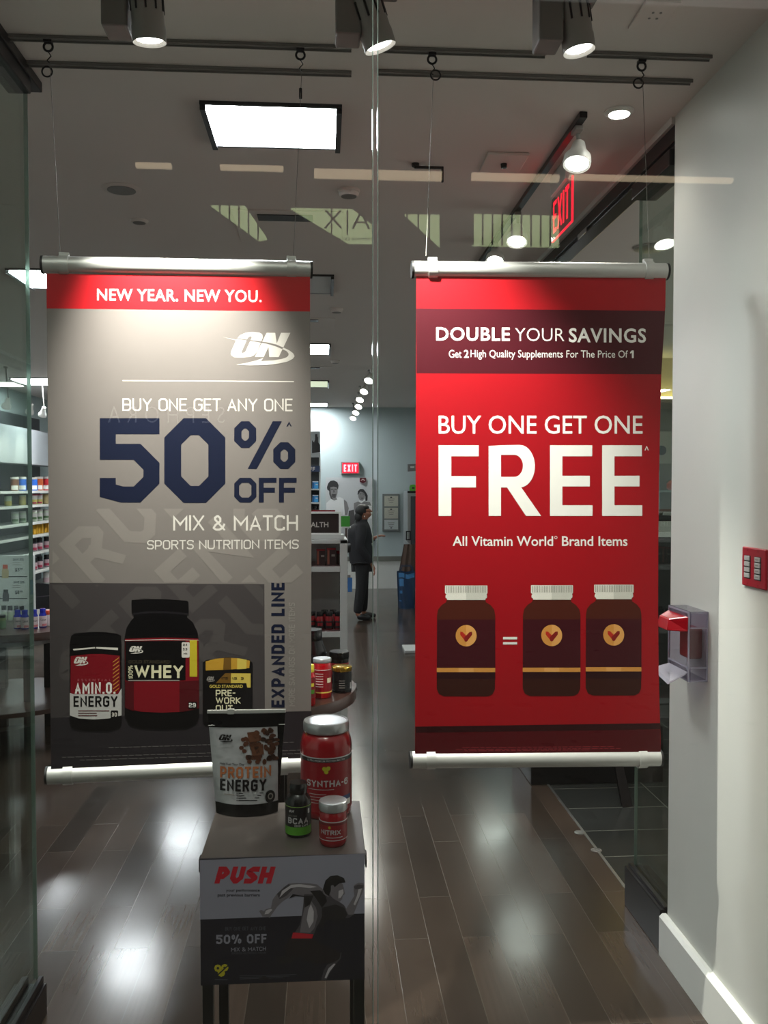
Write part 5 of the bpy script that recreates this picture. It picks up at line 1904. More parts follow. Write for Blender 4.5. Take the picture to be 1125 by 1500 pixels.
def cm(n, c): return mat(n, c, .35, noise=.04)


C_white, C_blue, C_or, C_red = cm('tub_white', '#dcdad6'), cm('tub_blue', '#2a62c0'), cm('tub_orange', '#b8562a'), cm('tub_red', '#c3202c')
C_yel, C_pink, C_beige, C_green = cm('can_yellow', '#d9cc72'), cm('can_pink', '#b5405a'), cm('can_beige', '#cdb887'), cm('jar_pale_green', '#c9d8c0')
C_gold, C_purple, C_blk, C_label = cm('pouch_gold', '#d9a31f'), cm('cap_purple_black', '#1c1726'), cm('cap_black', '#141317'), cm('label_blush', '#d7b9c0')
C_dgreen, C_brown = cm('print_leaf', '#5f7f55'), cm('tub_brown', '#6d4a3a')
top = ((C_brown, C_white, 'brown tub with white cap'), (C_brown, C_white, 'brown tub with white cap'), (C_blue, C_white, 'blue tub with white cap'), (C_blue, C_white, 'blue tub with white cap'), (C_blue, C_white, 'blue tub with white cap'), (C_or, C_white, 'orange tub with white cap'), (C_red, C_white, 'red tub with white cap'), (C_red, C_white, 'red tub with white cap'))
for si, (b_, l_, n_) in enumerate(top):
    if si in (3, 0):
        continue
    shelf_item('nutrition_tub', 0, si, n_, b_, b_, l_, 11.5, 20, .16, (.05, .8), .95, .03, C_white)
sec = ((C_green, C_yel, C_green, 'pale green canister'), None, (C_beige, C_yel, C_green, 'beige canister with green lid'), None, (C_white, C_yel, C_pink, 'white and yellow canister with pink lid'), (C_white, C_yel, C_pink, 'white and yellow canister with pink lid'), (C_beige, C_beige, C_beige, 'beige carton-like canister'), (C_beige, C_beige, C_beige, 'beige carton-like canister'))
for si, s_ in enumerate(sec):
    if s_:
        shelf_item('nutrition_canister', 1, si, s_[3], s_[0], s_[1], s_[2], 9.5, 14.5, .1, (.05, .5), 1.0, .01, C_pink if 'pink' in s_[3] else None)
for si in (1, 2, 4, 5, 6, 7):
    shelf_item('nutrition_jar', 2, si, 'pale green jar with white label', C_green, C_white, C_white, 10, 17, .16, (.15, .7), .92, .06, C_dgreen)
for si in (4, 5, 6):
    p = at_x(slotpx[si], 775, LXf - .1)
    d_ = p.y / FPX
    tg = thing('gold_pouch', 'golden foil pouch, fourth left wall shelf, ' + slotname[si], 'pouch', (p.x, p.y, zrow[3] + .0006), math.atan2(-p.x, p.y), 'products on the fourth shelf of the left wall')
    mb = MB()
    mb.grid(lambda i, j: ((i * 2 - 1) * 6.2 * d_ * (1 - .15 * j), -.05 * (1 - j) * (1 - abs(2 * i - 1) ** 3) + .008 * math.sin(i * 15 + si), j * 14.5 * d_ * (1 - .12 * math.sin(i * 8 + si) ** 2)), 12, 8)
    mb.grid(lambda i, j: ((1 - i * 2) * 6.2 * d_ * (1 - .15 * j), .04 * (1 - j) + .002, j * 14.5 * d_ * (1 - .12 * math.sin((1 - i) * 8 + si) ** 2)), 12, 8)
    mb.build('bag', mat('gold_foil', '#dba422', .35, .3, noise=.15, nscale=30), tg)
for ri in (4, 5):
    for si in (4, 5, 6, 7):
        shelf_item('vitamin_bottle', ri, si, 'dark-capped bottle with blush label', C_purple, C_label, C_blk, 8.5, 17.5, .26, (.04, .6), .85, .08, C_pink)
shelf_item('vitamin_bottle', 6, 6, 'white pouch-like tub', C_white, C_label, C_white, 10, 15, .1, (.05, .5), 1.0, .02, None)
p = at_x(58, 880, LXf - .1)
t = thing('paper_box', 'beige upright carton with small round hole at the left wall, behind price board', 'box', (p.x, p.y, zrow[7] + .0006), 1.0)
MB().box(-.08, -.04, 0, .08, .04, .19).build('box', C_beige, t, bevel=.012)
MB().tube((.0, -.0405, .15), (0, -.0412, .15), .014, 14).build('hole', C_brown, t)

# ---------------------------------------------------------------- round table with vitamin bottles and the price board on the left
LT = .80
lt_ = round_table(-2.18, 6.33, .62, LT, 'round two-tier dark wood table at far left behind the green pane', [(.16, -.2), (-.16, -.2), (.16, .24), (-.16, .24)], shelf=.28)
M_vblue = mat('cobalt_bottle', '#1f2aa8', .15, noise=.03, coat=.3)
M_vlab = mat('label_pale_pink', '#e0cfd2', .4, noise=.03)
first = None
for px, py, nm in ((62.8, 919.5, 'rightmost of the front row'), (50, 921, 'second from right in front row'), (36.5, 922, 'third from right, behind the pane edge'), (26, 921.5, 'fourth from right, seen through green pane')):
    if first is None:
        first, r, h = simple_tub('vitamin_bottle', 'cobalt blue bottle with pale label, left table, ' + nm, 'bottle', px, py, LT, 10.6, 27, M_vblue, M_vlab, M_vblue, .2, (.06, .62), .14, .72, 24, group='blue bottles on left round table')
        lt = MB()
        vs, fs = font_text('Calcium', .01)
        lt.add([(r * 1.016 * math.sin(-.6 + 1.5 * u), -r * 1.016 * math.cos(-.6 + 1.5 * u), h * .36 + h * .12 * v) for u, v in vs], fs, 0)
        cyl_patch(lt, r * 1.014, h * .08, h * .2, -.2, 1.2, 1)
        lt.build('label_print', [M_black, mat('label_coral', '#d57f86', .4)], first, fix=False)
    else:
        p = base_on(px, py, LT)
        d = Vector((p.x, p.y, 0)).normalized()
        c = Vector((p.x, p.y, LT + .0006)) + d * r
        dup(first, 'cobalt blue bottle with pale label, left table, ' + nm, c, math.atan2(-p.x, p.y))
simple_tub('vitamin_bottle', 'small white bottle with orange cap at edge of the left table', 'bottle', 71.5, 917, LT, 9, 22, C_white, M_vlab, mat('cap_orange', '#e0552a', .35, noise=.03), .28, (.06, .6), .08, .85, 16)
simple_tub('vitamin_bottle', 'olive green jar at the left picture edge on the left table', 'bottle', 3, 922, LT, 11, 20, cm('jar_olive', '#6f7a4a'), C_dgreen, C_blk, .2, (.1, .6), .05, .9, 16)
bf = None
for px, nm in ((6, 'leftmost'), (15, 'second from left'), (24, 'third from left'), (32, 'rightmost')):
    p = base_on(px, 909, LT)
    if bf is None:
        bf, r, h = simple_tub('vitamin_bottle', 'black-capped pale bottle in the back row on the left table, ' + nm, 'bottle', px, 909, LT, 7, 21, C_white, C_green, C_blk, .3, (.06, .6), .08, .9, 16)
    else:
        dup(bf, 'black-capped pale bottle in the back row on the left table, ' + nm, (p.x, p.y, LT + .0006), math.atan2(-p.x, p.y))

PYb = 6.62
FPB = Frame((at_y(25, 850, PYb).x, PYb, LT), (1, 0))
t = thing('price_board', 'white price board with two bottle pictures standing on the left table', 'price board', FPB.o)
u1, w1 = FPB.loc(49.5, 813.5)
u0, _ = FPB.loc(-14, 813.5)
_, w0 = FPB.loc(40, 890)
M_pb = mat('price_board_white', '#d7dcd8', .45, noise=.02)
MB().box(u0, 0, 0, u1, .03, w1).build('board', M_pb, t)
a = Art(FPB, base=.0004)
for y in (844, 876):
    a.rect(-14, y, 40, y + 1.4, M_dkshelf, 1)
a.font('SAVE 55%', 19, 818, 35, 821.5, P_navy, 2, offset=.02)
a.font('$5', 22, 832, 28.5, 838, P_black2, 2, offset=.02)
a.font('99', 29, 832, 33, 835, P_black2, 2, offset=.02)
a.font('SAVE 55%', 20, 851, 36, 854.5, P_navy, 2, offset=.02)
a.font('$8', 22, 865, 28.5, 871, P_black2, 2, offset=.02)
a.font('99', 29, 865, 33, 868, P_black2, 2, offset=.02)
for y in (824, 827, 857, 860):
    a.rect(18, y, 30, y + .7, P_mid, 2)
a.build('lettering', t)
a = Art(FPB, base=.0004)
a.poly([(3.5, 833), (11.5, 833), (13, 836), (12.5, 847), (3, 847), (2.8, 836)], C_beige, 3)
a.rect(4, 827, 11.5, 833, mat('cap_orange'), 3)
a.poly([(5, 868), (12, 868), (13.5, 871), (13, 881), (4, 881), (3.8, 871)], S_g2, 3)
a.rect(5, 863.5, 12, 868, C_blk, 3)
a.build('printed_bottles', t)

# ---------------------------------------------------------------- shopper looking up at the shelves
WYy = 11.5
wp = at_z(533, 907, 0)
PXM = FPX / wp.y * 1.0


def skin_mesh(name, nodes, edges, m, parent, sub=2, root=0):
    me = bpy.data.meshes.new(name)
    me.from_pydata([n[:3] for n in nodes], edges, [])
    o = bpy.data.objects.new(name, me)
    scene.collection.objects.link(o)
    me.materials.append(m)
    o.parent = parent
    sk = o.modifiers.new('skin', 'SKIN')
    sk.use_smooth_shade = True
    for i, n in enumerate(nodes):
        rr = n[3]
        me.skin_vertices[0].data[i].radius = rr if isinstance(rr, tuple) else (rr, rr)
        me.skin_vertices[0].data[i].use_root = (i == root)
    if sub:
        sb = o.modifiers.new('smooth', 'SUBSURF')
        sb.levels = sb.render_levels = sub
    return o


def chain(nodes, edges, pts, start=None):
    prev = start
    for p in pts:
        nodes.append(p)
        i = len(nodes) - 1
        if prev is not None:
            edges.append((prev, i))
        prev = i
    return prev


M_skin = mat('skin_brown', '#8a5a44', .55, noise=.05)
M_jacket = mat('jacket_black', '#121217', .8, noise=.1)
M_trouser = mat('trousers_black', '#0d0d10', .8, noise=.1)
M_hairb = mat('hair_black', '#0d0a09', .6, noise=.15, nscale=60)
w = thing('person', 'woman in black jacket and trousers looking up, standing in the aisle beside the shelving', 'person', (wp.x, wp.y, 0))
# she faces +x; her right side is towards the camera (-y)
N, E = [], []
N.append((-.02, 0, .80, (.115, .13)))                              # pelvis
a_ = chain(N, E, [(-.03, 0, .95, (.105, .115)), (-.035, 0, 1.12, (.1, .125)), (-.03, 0, 1.2, (.075, .11)), (-.01, 0, 1.275, .045), (.005, 0, 1.32, .045), (.02, 0, 1.38, (.075, .066)), (.02, 0, 1.44, (.078, .066)), (.01, 0, 1.475, (.045, .045))], 0)
hd_i = [i for i, n in enumerate(N) if abs(n[2] - 1.38) < 1e-6][0]
chain(N, E, [(.085, 0, 1.375, .022), (.105, 0, 1.385, .009)], hd_i)   # muzzle and chin, tilted up
chain(N, E, [(.10, 0, 1.415, .012), (.118, 0, 1.418, .007)], hd_i + 1)  # nose
chain(N, E, [(.0, -.068, 1.39, .013), (-.006, -.075, 1.40, .009)], hd_i)  # ear
chain(N, E, [(.0, .068, 1.39, .013), (-.006, .075, 1.40, .009)], hd_i)
for sd in (-1, 1):
    dx = -.045 if sd < 0 else .035
    chain(N, E, [(-.02, sd * .085, .72, .085), (-.02 + dx * .4, sd * .09, .44, .055), (-.03 + dx * .8, sd * .09, .25, .047), (-.045 + dx, sd * .09, .085, .033), (.01 + dx, sd * .095, .04, .032), (.09 + dx, sd * .1, .028, .026)], 0)


def hand(at, dirv, up, side):
    """Palm, five unequal bent fingers and a thumb from the palm's side."""
    at, dirv, up = Vector(at), Vector(dirv).normalized(), Vector(up).normalized()
    sd = dirv.cross(up).normalized()
    N.append((*at, .021))
    wr = len(N) - 1
    pm = at + dirv * .045
    N.append((*pm, .024))
    E.append((wr, len(N) - 1))
    pi = len(N) - 1
    for k, (off, ln) in enumerate(((-.024, .07), (-.008, .08), (.008, .075), (.022, .058))):
        b_ = pm + dirv * .035 + sd * off
        chain(N, E, [(*b_, .0095), (*(b_ + dirv * ln * .5 - up * .012), .0085), (*(b_ + dirv * ln * .8 - up * .034), .0075)], pi)
    b_ = pm + sd * (-.026) * side
    chain(N, E, [(*(b_ + dirv * .01), .0105), (*(b_ + dirv * .04 - up * .018 - sd * .012 * side), .0085)], pi)
    return wr


sh = 3
for sd, el, wr_, dv, upv in ((-1, (-.06, -.215, .96), (.10, -.17, .735), (.35, .0, -.9), (.9, 0, .35)), (1, (.02, .22, .99), (.15, .12, 1.065), (.9, -.1, .35), (-.3, 0, .95))):
    e_ = chain(N, E, [(-.035, sd * .13, 1.19, .045), (-.045, sd * .195, 1.11, .045), (*el, .04), (*[(a1 + b1) / 2 for a1, b1 in zip(el, wr_)], .036)], sh)
    wi = hand(wr_, dv, upv, sd)
    E.append((e_, wi))
body = skin_mesh('body', N, E, M_skin, w)
# clothing follows the body
jk = MB()


def torso(mb, sections, n=28):
    vs, fs = [], []
    for x, z, rx, ry in sections:
        for k in range(n):
            a_ = 2 * PI * k / n
            wob = 1 + .03 * math.sin(3 * a_ + z * 30)
            vs.append((x + rx * wob * math.cos(a_), ry * wob * math.sin(a_), z))
    for i in range(len(sections) - 1):
        for k in range(n):
            fs.append((i * n + k, i * n + (k + 1) % n, (i + 1) * n + (k + 1) % n, (i + 1) * n + k))
    fs += [tuple(reversed(range(n))), tuple((len(sections) - 1) * n + k for k in range(n))]
    mb.add(vs, fs, 0, True)


torso(jk, [(-.03, .74, .15, .18), (-.03, .8, .16, .19), (-.04, .9, .16, .185), (-.05, 1.0, .155, .175), (-.055, 1.1, .16, .185), (-.055, 1.18, .15, .195), (-.045, 1.23, .125, .17), (-.03, 1.265, .09, .11), (-.015, 1.29, .062, .07), (-.008, 1.315, .058, .062)])
for sd, el, wr_ in ((-1, (-.06, -.215, .96), (.085, -.174, .765)), (1, (.02, .22, .99), (.125, .135, 1.055))):
    P_ = [Vector((-.045, sd * .14, 1.215)), Vector((-.045, sd * .2, 1.12)), Vector((-.05 * .5 + el[0] * .5, sd * .212, 1.04)), Vector(el), (Vector(el) + Vector(wr_)) / 2, Vector(wr_)]
    R_ = [.075, .07, .062, .058, .05, .043]
    rr = []
    for i, p in enumerate(P_):
        d_ = (P_[min(i + 1, len(P_) - 1)] - P_[max(i - 1, 0)]).normalized()
        rr.append((p, R_[i], R_[i], d_))
    # twist-free rings: keep one reference direction
    vs, fs, n = [], [], 18
    for c, r1, r2, d_ in rr:
        e1 = Vector((0, 1, 0)).cross(d_)
        e1 = e1.normalized() if e1.length > .1 else Vector((1, 0, 0))
        e2 = d_.cross(e1)
        for k in range(n):
            a_ = 2 * PI * k / n
            vs.append(c + e1 * r1 * math.cos(a_) + e2 * r2 * math.sin(a_))
    for i in range(len(rr) - 1):
        for k in range(n):
            fs.append((i * n + k, i * n + (k + 1) % n, (i + 1) * n + (k + 1) % n, (i + 1) * n + k))
    fs += [tuple(reversed(range(n))), tuple((len(rr) - 1) * n + k for k in range(n))]
    jk.add(vs, fs, 0, True)
jk.build('jacket', M_jacket, w)
N3, E3 = [], []
N3.append((-.02, 0, .84, (.145, .155)))
for sd in (-1, 1):
    dx = -.045 if sd < 0 else .035
    chain(N3, E3, [(-.02, sd * .085, .72, .105), (-.02 + dx * .4, sd * .09, .44, .077), (-.03 + dx * .8, sd * .09, .25, .068), (-.045 + dx, sd * .09, .08, .062)], 0)
skin_mesh('trousers', N3, E3, M_trouser, w)
for sd in (-1, 1):
    dx = -.045 if sd < 0 else .035
    N4, E4 = [], []
    N4.append((-.055 + dx, sd * .09, .05, .044))
    chain(N4, E4, [(.02 + dx, sd * .095, .042, .042), (.09 + dx, sd * .1, .036, .036), (.135 + dx, sd * .103, .028, .025)], 0)
    skin_mesh('shoe', N4, E4, M_black, w)
def ellipsoid(mb, c, r, n=20, k=14):
    mb.grid(lambda i, j: (c[0] + r[0] * math.cos(2 * PI * i) * math.sin(PI * (.001 + .998 * j)), c[1] + r[1] * math.sin(2 * PI * i) * math.sin(PI * (.001 + .998 * j)), c[2] - r[2] * math.cos(PI * j)), n, k)


hr = MB()
ellipsoid(hr, (-.03, 0, 1.425), (.083, .082, .088))
ellipsoid(hr, (.012, 0, 1.468), (.06, .07, .04))
ellipsoid(hr, (-.065, 0, 1.345), (.055, .066, .085))
ellipsoid(hr, (-.075, 0, 1.275), (.038, .05, .06))
hr.build('hair', M_hairb, w)
MB().lathe([(.0001, -.012), (.009, 0), (.0001, .012)], 10).build('earring', M_white, w, loc=(.005, -.082, 1.355))
N6, E6 = [], []
N6.append((-.17, -.05, 1.04, (.055, .11)))
chain(N6, E6, [(-.18, -.05, .95, (.065, .13)), (-.165, -.05, .88, (.05, .12))], 0)
bgo = skin_mesh('shoulder_bag', N6, E6, M_black, w)
bgo['label'] = 'black shoulder bag behind her back'

# ---------------------------------------------------------------- right wall devices
# key-switch plate
k0, k1 = at_x(1091, 800, WX), at_x(1091, 857, WX)
t = thing('switch_plate', 'red wall plate with two columns of pale buttons on white right wall', 'switch plate', (WX, k0.y - .07, (k0.z + k1.z) / 2), -PI / 2)
hh = (k0.z - k1.z) / 2
M_plate = mat('plate_red', '#9c1526', .35, noise=.03)
MB().box(-.07, -.009, -hh, .075, -.0003, hh).build('plate', M_plate, t, bevel=.004)
for kx, cx in enumerate((-.033, .03)):
    MB().box(cx - .019, -.0095, -hh * .6, cx + .019, -.009, hh * .58).build('recess', M_black, t)
    for k in range(4):
        z = hh * .44 - k * hh * .29
        b_ = MB().box(cx - .016, -.0125, z - hh * .115, cx + .016, -.0095, z + hh * .115).build('button', mat('button_grey', '#a9a8a6', .4, noise=.02), t, bevel=.001)
        if kx:
            MB().box(cx - .009, -.0127, z - hh * .02, cx + .009, -.0125, z + hh * .02).build('button_mark', M_dimgrey, b_)
for zq in (hh * .85, -hh * .85):
    for cx in (-.033, .03):
        MB().tube((cx, -.0098, zq), (cx, -.009, zq), .003, 8).build('screw', M_redlabel, t)

# clear cover over a red pull box
c0 = at_x(1037, 896, WX)
c1_ = at_x(1037, 999, WX)
cy_ = c0.y
M_clear = mat('clear_plastic', '#e3e0ea', .08, trans=.9, noise=.01, alpha=.75)
M_clear2 = glass_mat('clear_cover', '#dedbe4')
t = thing('alarm_pull_box', 'clear plastic cover over red alarm box on the edge of the white wall', 'alarm box', (WX, cy_, (c0.z + c1_.z) / 2), -PI / 2)
hz = (c0.z - c1_.z) / 2
LB = .17
# local x runs away along the wall towards the shop (-x), local -y out of the wall
def F(x, y, z): return (-x, -y, z)
bxm = MB()
T = .004
D = .062
for args in ((0, 0, -hz, T, D, hz), (-LB + 0, 0, -hz, -LB + T, D, hz), (-LB, 0, hz - T, T, D, hz), (-LB, 0, -hz, T, D, -hz + T), (-LB, D - T, hz * .55, T, D, hz), (-LB, D - T, -hz, T, D, -hz * .62)):
    x0, y0, z0, x1, y1, z1 = args
    bxm.box(x0, -y0 - .0004, z0, x1, -y1, z1)
bxm.build('back_box', M_clear2, t)
rim = MB()
for z in (-hz, -hz * .62, hz * .52, hz - .006):
    rim.box(.002, -.0605, z, .0065, -.001, z + .005)
    rim.box(-LB, -.0665, z, .004, -.062, z + .005)
for x in (-LB - .001, -.004):
    rim.box(x, -.0665, -hz, x + .006, -.062, hz)
rim.box(.002, -.006, -hz, .0065, -.001, hz)
rim.build('moulded_rim', mat('clear_rim', '#b9b6c6', .1, noise=.02, alpha=.55), t)
MB().box(-LB * .68, -.05, -hz * .42, -LB * .2, -.0004, hz * .48).build('red_pull_station', mat('alarm_red', '#8c1a1e', .35, noise=.03), t, bevel=.008)
hood = MB()
hood.add([(-LB, -.066, hz * .42), (.0, -.066, hz * .42), (.0, -.066, hz * .86), (-LB, -.066, hz * .86), (-LB * .8, -.125, hz * .42), (-LB * .22, -.125, hz * .42), (-LB * .3, -.115, hz * .75), (-LB * .75, -.115, hz * .75)],
         [[0, 1, 2, 3], [4, 5, 6, 7], [0, 1, 5, 4], [1, 2, 6, 5], [2, 3, 7, 6], [3, 0, 4, 7]])
hood.build('red_hood', mat('hood_red', '#b3101f', .2, noise=.03, coat=.3), t, bevel=.004)
fl = MB()
fl.add([(-LB * .95, -.064, -hz * .72), (-.004, -.064, -hz * .72), (-.004, -.07, -hz * .8), (-LB * .95, -.07, -hz * .8), (-LB * .95, -.12, -hz * .84), (-.02, -.12, -hz * 1.02), (-.02, -.126, -hz * 1.12), (-LB * .95, -.126, -hz * .94)],
       [[0, 1, 2, 3], [4, 5, 6, 7], [0, 1, 5, 4], [1, 2, 6, 5], [2, 3, 7, 6], [3, 0, 4, 7]])
fl.build('lower_flap', mat('clear_flap', '#c9c7d3', .1, noise=.02, alpha=.5), t, bevel=.003)

# ---------------------------------------------------------------- right of the threshold
for px, py, nm, ml in ((849, 1219, 'bright round floor bolt on the tile beside the threshold line', M_steel), (873.5, 1245, 'dark round floor bolt socket on the threshold line', M_dimgrey)):
    p = at_z(px, py, .003)
    o_ = MB().lathe([(.026, 0.0002), (.026, .003), (.018, .004), (.017, .0015), (.0001, .0015)], 20).build('floor_bolt', ml, loc=(p.x, p.y, 0))
    tag(o_, nm, 'floor bolt')
structure(MB().box(1.30, 3.1, 0.0002, 1.312, 12, .003).build('trim_5', M_steel))
bq = at_z(789, 1152, 0)
t = thing('floor_stand', 'low black floor stand with slanting leg on the tiles below red banner', 'floor stand', (bq.x, bq.y, 0))
x2 = at_y(960, 1130, bq.y + .15).x - bq.x
MB().box(-.04, .02, .0, x2, .55, .34).build('plinth', M_black, t, bevel=.006)
lg0, lg1 = at_z(920, 1183, 0), None
lx, ly = lg0.x - bq.x, lg0.y - bq.y
MB().add([(lx - .03, ly, 0), (lx + .03, ly + .01, 0), (lx + .04, ly + .34, .33), (lx + .0, ly + .33, .33), (lx - .03, ly + .03, 0), (lx + .03, ly + .04, 0), (lx + .04, ly + .36, .33), (lx + .0, ly + .36, .33)], [[0, 1, 2, 3], [7, 6, 5, 4], [0, 4, 5, 1], [1, 5, 6, 2], [2, 6, 7, 3], [3, 7, 4, 0]]).build('slanting_leg', M_darkmetal, t)

# the shop across, seen in a narrow strip between banner and wall
AY = 9.0
def ap(px, py, y=AY): return at_y(px, py, y)
a0 = ap(955, 700)
structure(MB().box(2.75, AY, 0, 5.6, AY + .1, ap(980, 590).z).build('wall_across', mat('across_wall_grey', '#7d7a6e', .7, noise=.04)))
ck = ap(980, 586)
structure(MB().box(2.75, AY + .02, ap(980, 590).z, 5.6, AY + .1, CZ).build('wall_across_upper', mat('across_wall_cream', '#c9bd95', .7, noise=.03)))
t = thing('cove_light', 'warm glowing cove light strip in the shop beyond the right side pane', 'cove light', (a0.x, AY - .05, ck.z))
MB().box(-.4, -.06, -.03, 2.5, .04, .0).build('ledge', mat('cove_ledge', '#8a806a', .6, noise=.03), t)
MB().box(-.4, -.02, .0006, 2.5, .03, .03).build('lamp_strip', mat('cove_glow', '#fff0c0', .5, emit='#ffe6a8', estr=7.0, noise=.01), t)
pz1, pz0 = ap(975, 632).z, ap(975, 679).z
p0, p1 = ap(960, 650), ap(983, 650)
t = thing('wall_poster', 'pale poster with a dark round mark in the shop beyond the right side pane', 'poster', ((p0.x + p1.x) / 2, AY - .012, (pz0 + pz1) / 2))
MB().box(-(p1.x - p0.x) / 2, 0, -(pz1 - pz0) / 2, (p1.x - p0.x) / 2, .0115, (pz1 - pz0) / 2).build('board', mat('poster_pale', '#aaa89c', .6, noise=.03), t)
MB().tube((-.02, -.001, -.03), (-.02, 0, -.03), .05, 20).build('round_mark', S_g1, t)
sz = ap(980, 718).z
t = thing('glass_wall_shelf', 'glass wall shelf with bags in the shop beyond the right side pane', 'shelf', (a0.x, AY - .3, sz))
MB().box(0, 0, -.02, 1.6, .3, 0).build('shelf', mat('shelf_glass', '#a9b5ac', .1, noise=.02), t)
MB().box(0, .26, -.42, 1.6, .3, -.4).build('lower_shelf', mat('shelf_glass'), t)
for x in (.05, 1.5):
    MB().box(x, .27, -.42, x + .02, .3, .2).build('bracket', M_steel, t)
p = ap(987, 716, AY - .2)
t = thing('handbag', 'orange rounded handbag on the glass shelf beyond the right side pane', 'bag', (p.x + .04, AY - .18, sz + .0006))
MB().lathe([(.08, 0), (.1, .02), (.1, .07), (.07, .1), (.02, .115), (.0001, .117)], 20).build('body', mat('bag_orange', '#b9502f', .5, noise=.05), t)
MB().torus((0, 0, .11), .045, .008, 'y').build('handle', mat('bag_orange'), t)
p = ap(990, 735, AY - .2)
t = thing('handbag', 'white framed handbag on the lower glass shelf beyond right side pane', 'bag', (p.x + .05, AY - .05 + .0, sz - .4 + .0006))
MB().box(-.13, -.02, 0, .13, .005, .17).build('body', M_white, t, bevel=.02)
MB().box(-.07, -.024, .03, .07, -.02, .12).build('front_pocket', S_g2, t)
cz0, cz1_ = ap(980, 787, AY - 1.0).z, ap(980, 764, AY - 1.0).z
cxx = ap(962, 780, AY - 1.0).x
t = thing('shop_counter', 'dark counter with a white top panel in the shop beyond right side pane', 'counter', (cxx, AY - 1.0, 0))
MB().box(0, .05, 0, 1.6, .55, cz0).build('base', mat('counter_black', '#1c1b1d', .4, noise=.05), t)
MB().box(-.02, 0, cz0, 1.6, .6, cz1_).build('white_panel', M_white, t, bevel=.004)
MB().box(.02, .1, cz1_, .2, .4, cz1_ + .05).build('till', S_g1, t)
# mall lights on the right
mr = at_z(980, 240, CZ)
for px, py, rr, nm, on in ((985, 239, .085, 'oval bright downlight in mall ceiling touching the white wall edge', True), (953, 362, .09, 'ring downlight in mall ceiling above right end of the red banner', False)):
    p = at_z(px, py, CZ)
    t = thing('downlight', nm, 'ceiling light', p)
    MB().lathe([(rr * .82, -.012), (rr, -.01), (rr * 1.02, -.0004)], 36).build('trim_ring', M_steel, t)
    MB().lathe([(.0001, -.008), (rr * .82, -.008), (rr * .83, -.0004)], 36).build('lens', M_lens if on else mat('dim_lens', '#9a9c98', .2, .6, noise=.03), t)
    lamp('SPOT', 'beam', (p.x, p.y, CZ - .03), MALL_W, (p.x, p.y, 0), .05, 120, 1.0, col=(1, .93, .82))
for lx, ly, nm in ((2.1, 9.2, 'x'), (2.3, 11.9, 'y')):
    t = thing('ceiling_light', 'bright square mall ceiling light behind the red banner, mirrored in floor', 'ceiling light', (lx, ly, CZ), 0, 'mall ceiling lights mirrored in floor')
    MB().box(-.2, -.2, -.012, .2, .2, -.0004).build('diffuser', mat('soft_panel', '#ffffff', .5, emit='#f6fff8', estr=11.0, noise=.01), t)

# ---------------------------------------------------------------- the mall opposite, as the storefront glass mirrors it
VY = 10.0                 # how far beyond the glass the mirror image stands
RYm = 2 * GY - VY
def mirror(px, py):
    p = at_y(px, py, VY)
    return Vector((p.x, RYm, p.z))


def mirror_box(mb, px0, py0, px1, py1, dep, mi=0, off=0.0):
    a_, b_ = mirror(px0, py0), mirror(px1, py1)
    mb.box(a_.x, RYm + off - dep, b_.z, b_.x, RYm + off, a_.z, mi)


M_cove = mat('mall_cove_glow', '#ffe8c8', .5, emit='#ffe3bd', estr=2.4, noise=.02)
M_lite = mat('lit_green_glass', '#e6f2d0', .4, emit='#dcefb0', estr=2.6, noise=.04)
M_beam = mat('mall_soffit_grey', '#45423f', .8, noise=.05)
structure(MB().box(-7, RYm - .6, 0, 7, RYm - .45, 7.5).build('wall_opposite', mat('opposite_wall', '#3a3735', .8, noise=.05)))
for k, (x0, y0, x1, y1) in enumerate(((198, 237, 250, 244), (322, 240, 415, 248), (460, 246, 648, 262), (692, 252, 820, 264), (836, 254, 1075, 266))):
    m_ = MB()
    mirror_box(m_, x0, y0, x1, y1, .08)
    o_ = m_.build('cove_light', M_cove)
    tag(o_, 'warm cove strip mirrored in glass, %s' % ('leftmost', 'second from left', 'third from left, longest over joint', 'fourth, above the red exit sign', 'rightmost, reaching white wall')[k], 'cove light')
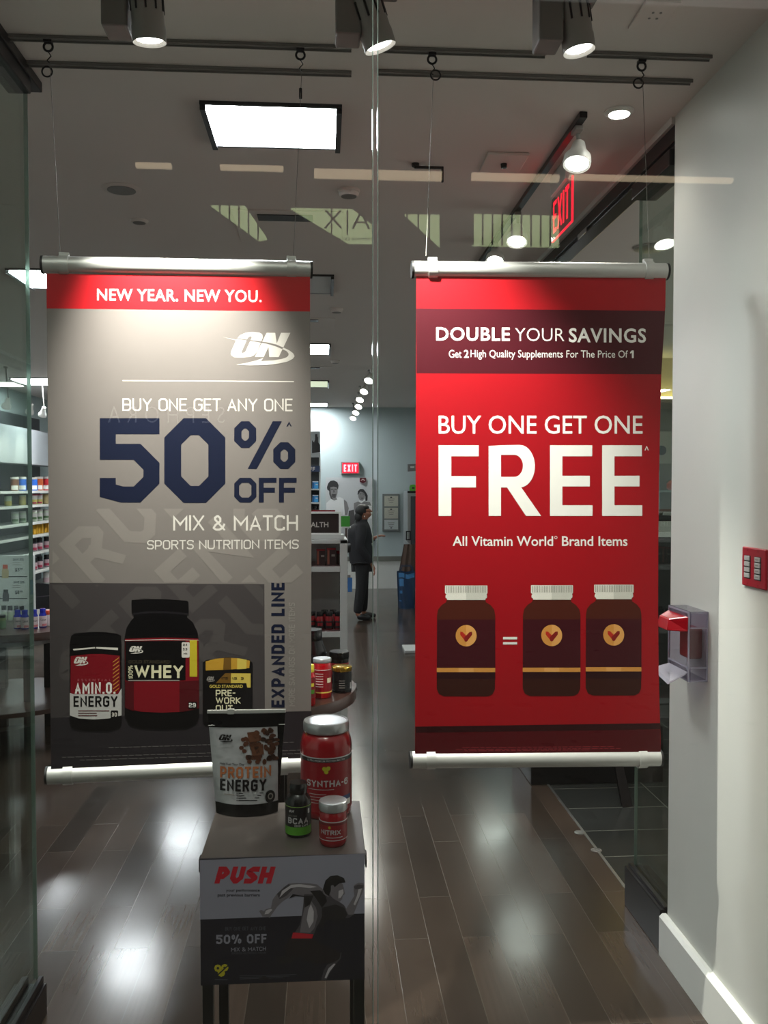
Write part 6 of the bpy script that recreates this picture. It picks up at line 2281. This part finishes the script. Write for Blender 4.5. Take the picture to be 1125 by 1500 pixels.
for k, (x0, y0, x1, y1, nm) in enumerate(((308, 300, 392, 352, 'left, beside the ceiling vent'), (425, 304, 546, 356, 'middle, behind the mirrored letters'), (580, 313, 645, 361, 'just right of the glass joint'), (693, 313, 820, 361, 'right, under the exit sign'))):
    t = thing('lit_window', 'lit green shop window mirrored in the glass, ' + nm, 'window', mirror((x0 + x1) / 2, (y0 + y1) / 2))
    o_ = t.location
    p_, q_ = mirror(x0, y0) - o_, mirror(x1, y1) - o_
    m_ = MB()
    sl = (q_.z - p_.z)
    if k == 0:      # cut by slanting stairs in front
        m_.prism([(p_.x, p_.z), (p_.x + .38, p_.z), (q_.x, q_.z + .02), (q_.x - .1, q_.z)], -.05, 0)
    elif k == 1:
        m_.prism([(p_.x, p_.z), (p_.x + .7, p_.z), (q_.x, q_.z + .2), (q_.x, q_.z), (p_.x + .65, q_.z)], -.05, 0)
    elif k == 2:
        m_.prism([(p_.x + .1, p_.z), (q_.x, p_.z), (q_.x, q_.z)], -.05, 0)
    else:
        m_.box(p_.x, -.05, q_.z, q_.x, 0, p_.z)
    m_.build('pane', M_lite, t)
    ml = MB()
    n_ = max(2, int((x1 - x0) / 14)) if k != 1 else 2
    for i in range(n_ + 1):
        xx = p_.x + (q_.x - p_.x) * i / n_
        ml.box(xx - .008, .0, q_.z, xx + .008, .02, p_.z)
    ml.build('mullion_grid', M_beam, t)
# dark shop letters in front of the lit window: read from the glass they are mirrored
FA = Frame(mirror(508, 328) + Vector((0, .06, 0)), (-1, 0))
t = thing('shop_letters', 'dark shop sign letters mirrored in glass above the grey banner', 'sign', FA.o, FA.rot)
ax = abs(mirror(474, 310).x - mirror(542, 310).x)
az = mirror(500, 309).z - mirror(500, 345).z
mb = MB()
vs, fs = font_text('A|X', -.01)
mb.add([(-ax / 2 + u * ax, 0, -az / 2 + az * v) for u, v in vs], fs)
vs, fs = font_text('ARMANI EXCHANGE')
mb.add([(-ax / 2 + u * ax, 0, -az * .72 + az * .12 * v) for u, v in vs], fs)
mb.build('lettering', M_black, t, fix=False)
FA2 = Frame(mirror(245, 608) + Vector((0, .06, 0)), (-1, 0))
t = thing('shop_letters', 'faint pale shop name letters mirrored across the grey banner', 'sign', FA2.o, FA2.rot)
ax = abs(mirror(160, 600).x - mirror(330, 600).x)
az = mirror(240, 597).z - mirror(240, 621).z
mb = MB()
vs, fs = font_text('SEPHORA', -.01, spacing=1.6)
mb.add([(-ax / 2 + u * ax, 0, -az / 2 + az * v) for u, v in vs], fs)
mb.build('lettering', mat('pale_sign_letters', '#f0f0f0', .5, emit='#ffffff', estr=.25), t, fix=False)
# added unseen fill lamps for window front, white wall and mall ceiling
lamp('AREA', 'mall_fill', (4.4, 5.0, 1.0), 14, (4.0, 5.0, 3.0), 1.2, col=(1, .96, .9))  # added uplight without a fixture, brightens the mall ceiling
lamp('AREA', 'mall_fill', (-.2, .5, 4.3), 34, (1.2, 2.4, .6), .8, col=(1, .96, .9))
lamp('AREA', 'mall_fill', (-1.6, .5, 4.4), 10, (-.4, 2.6, .6), .9, col=(1, .96, .9))
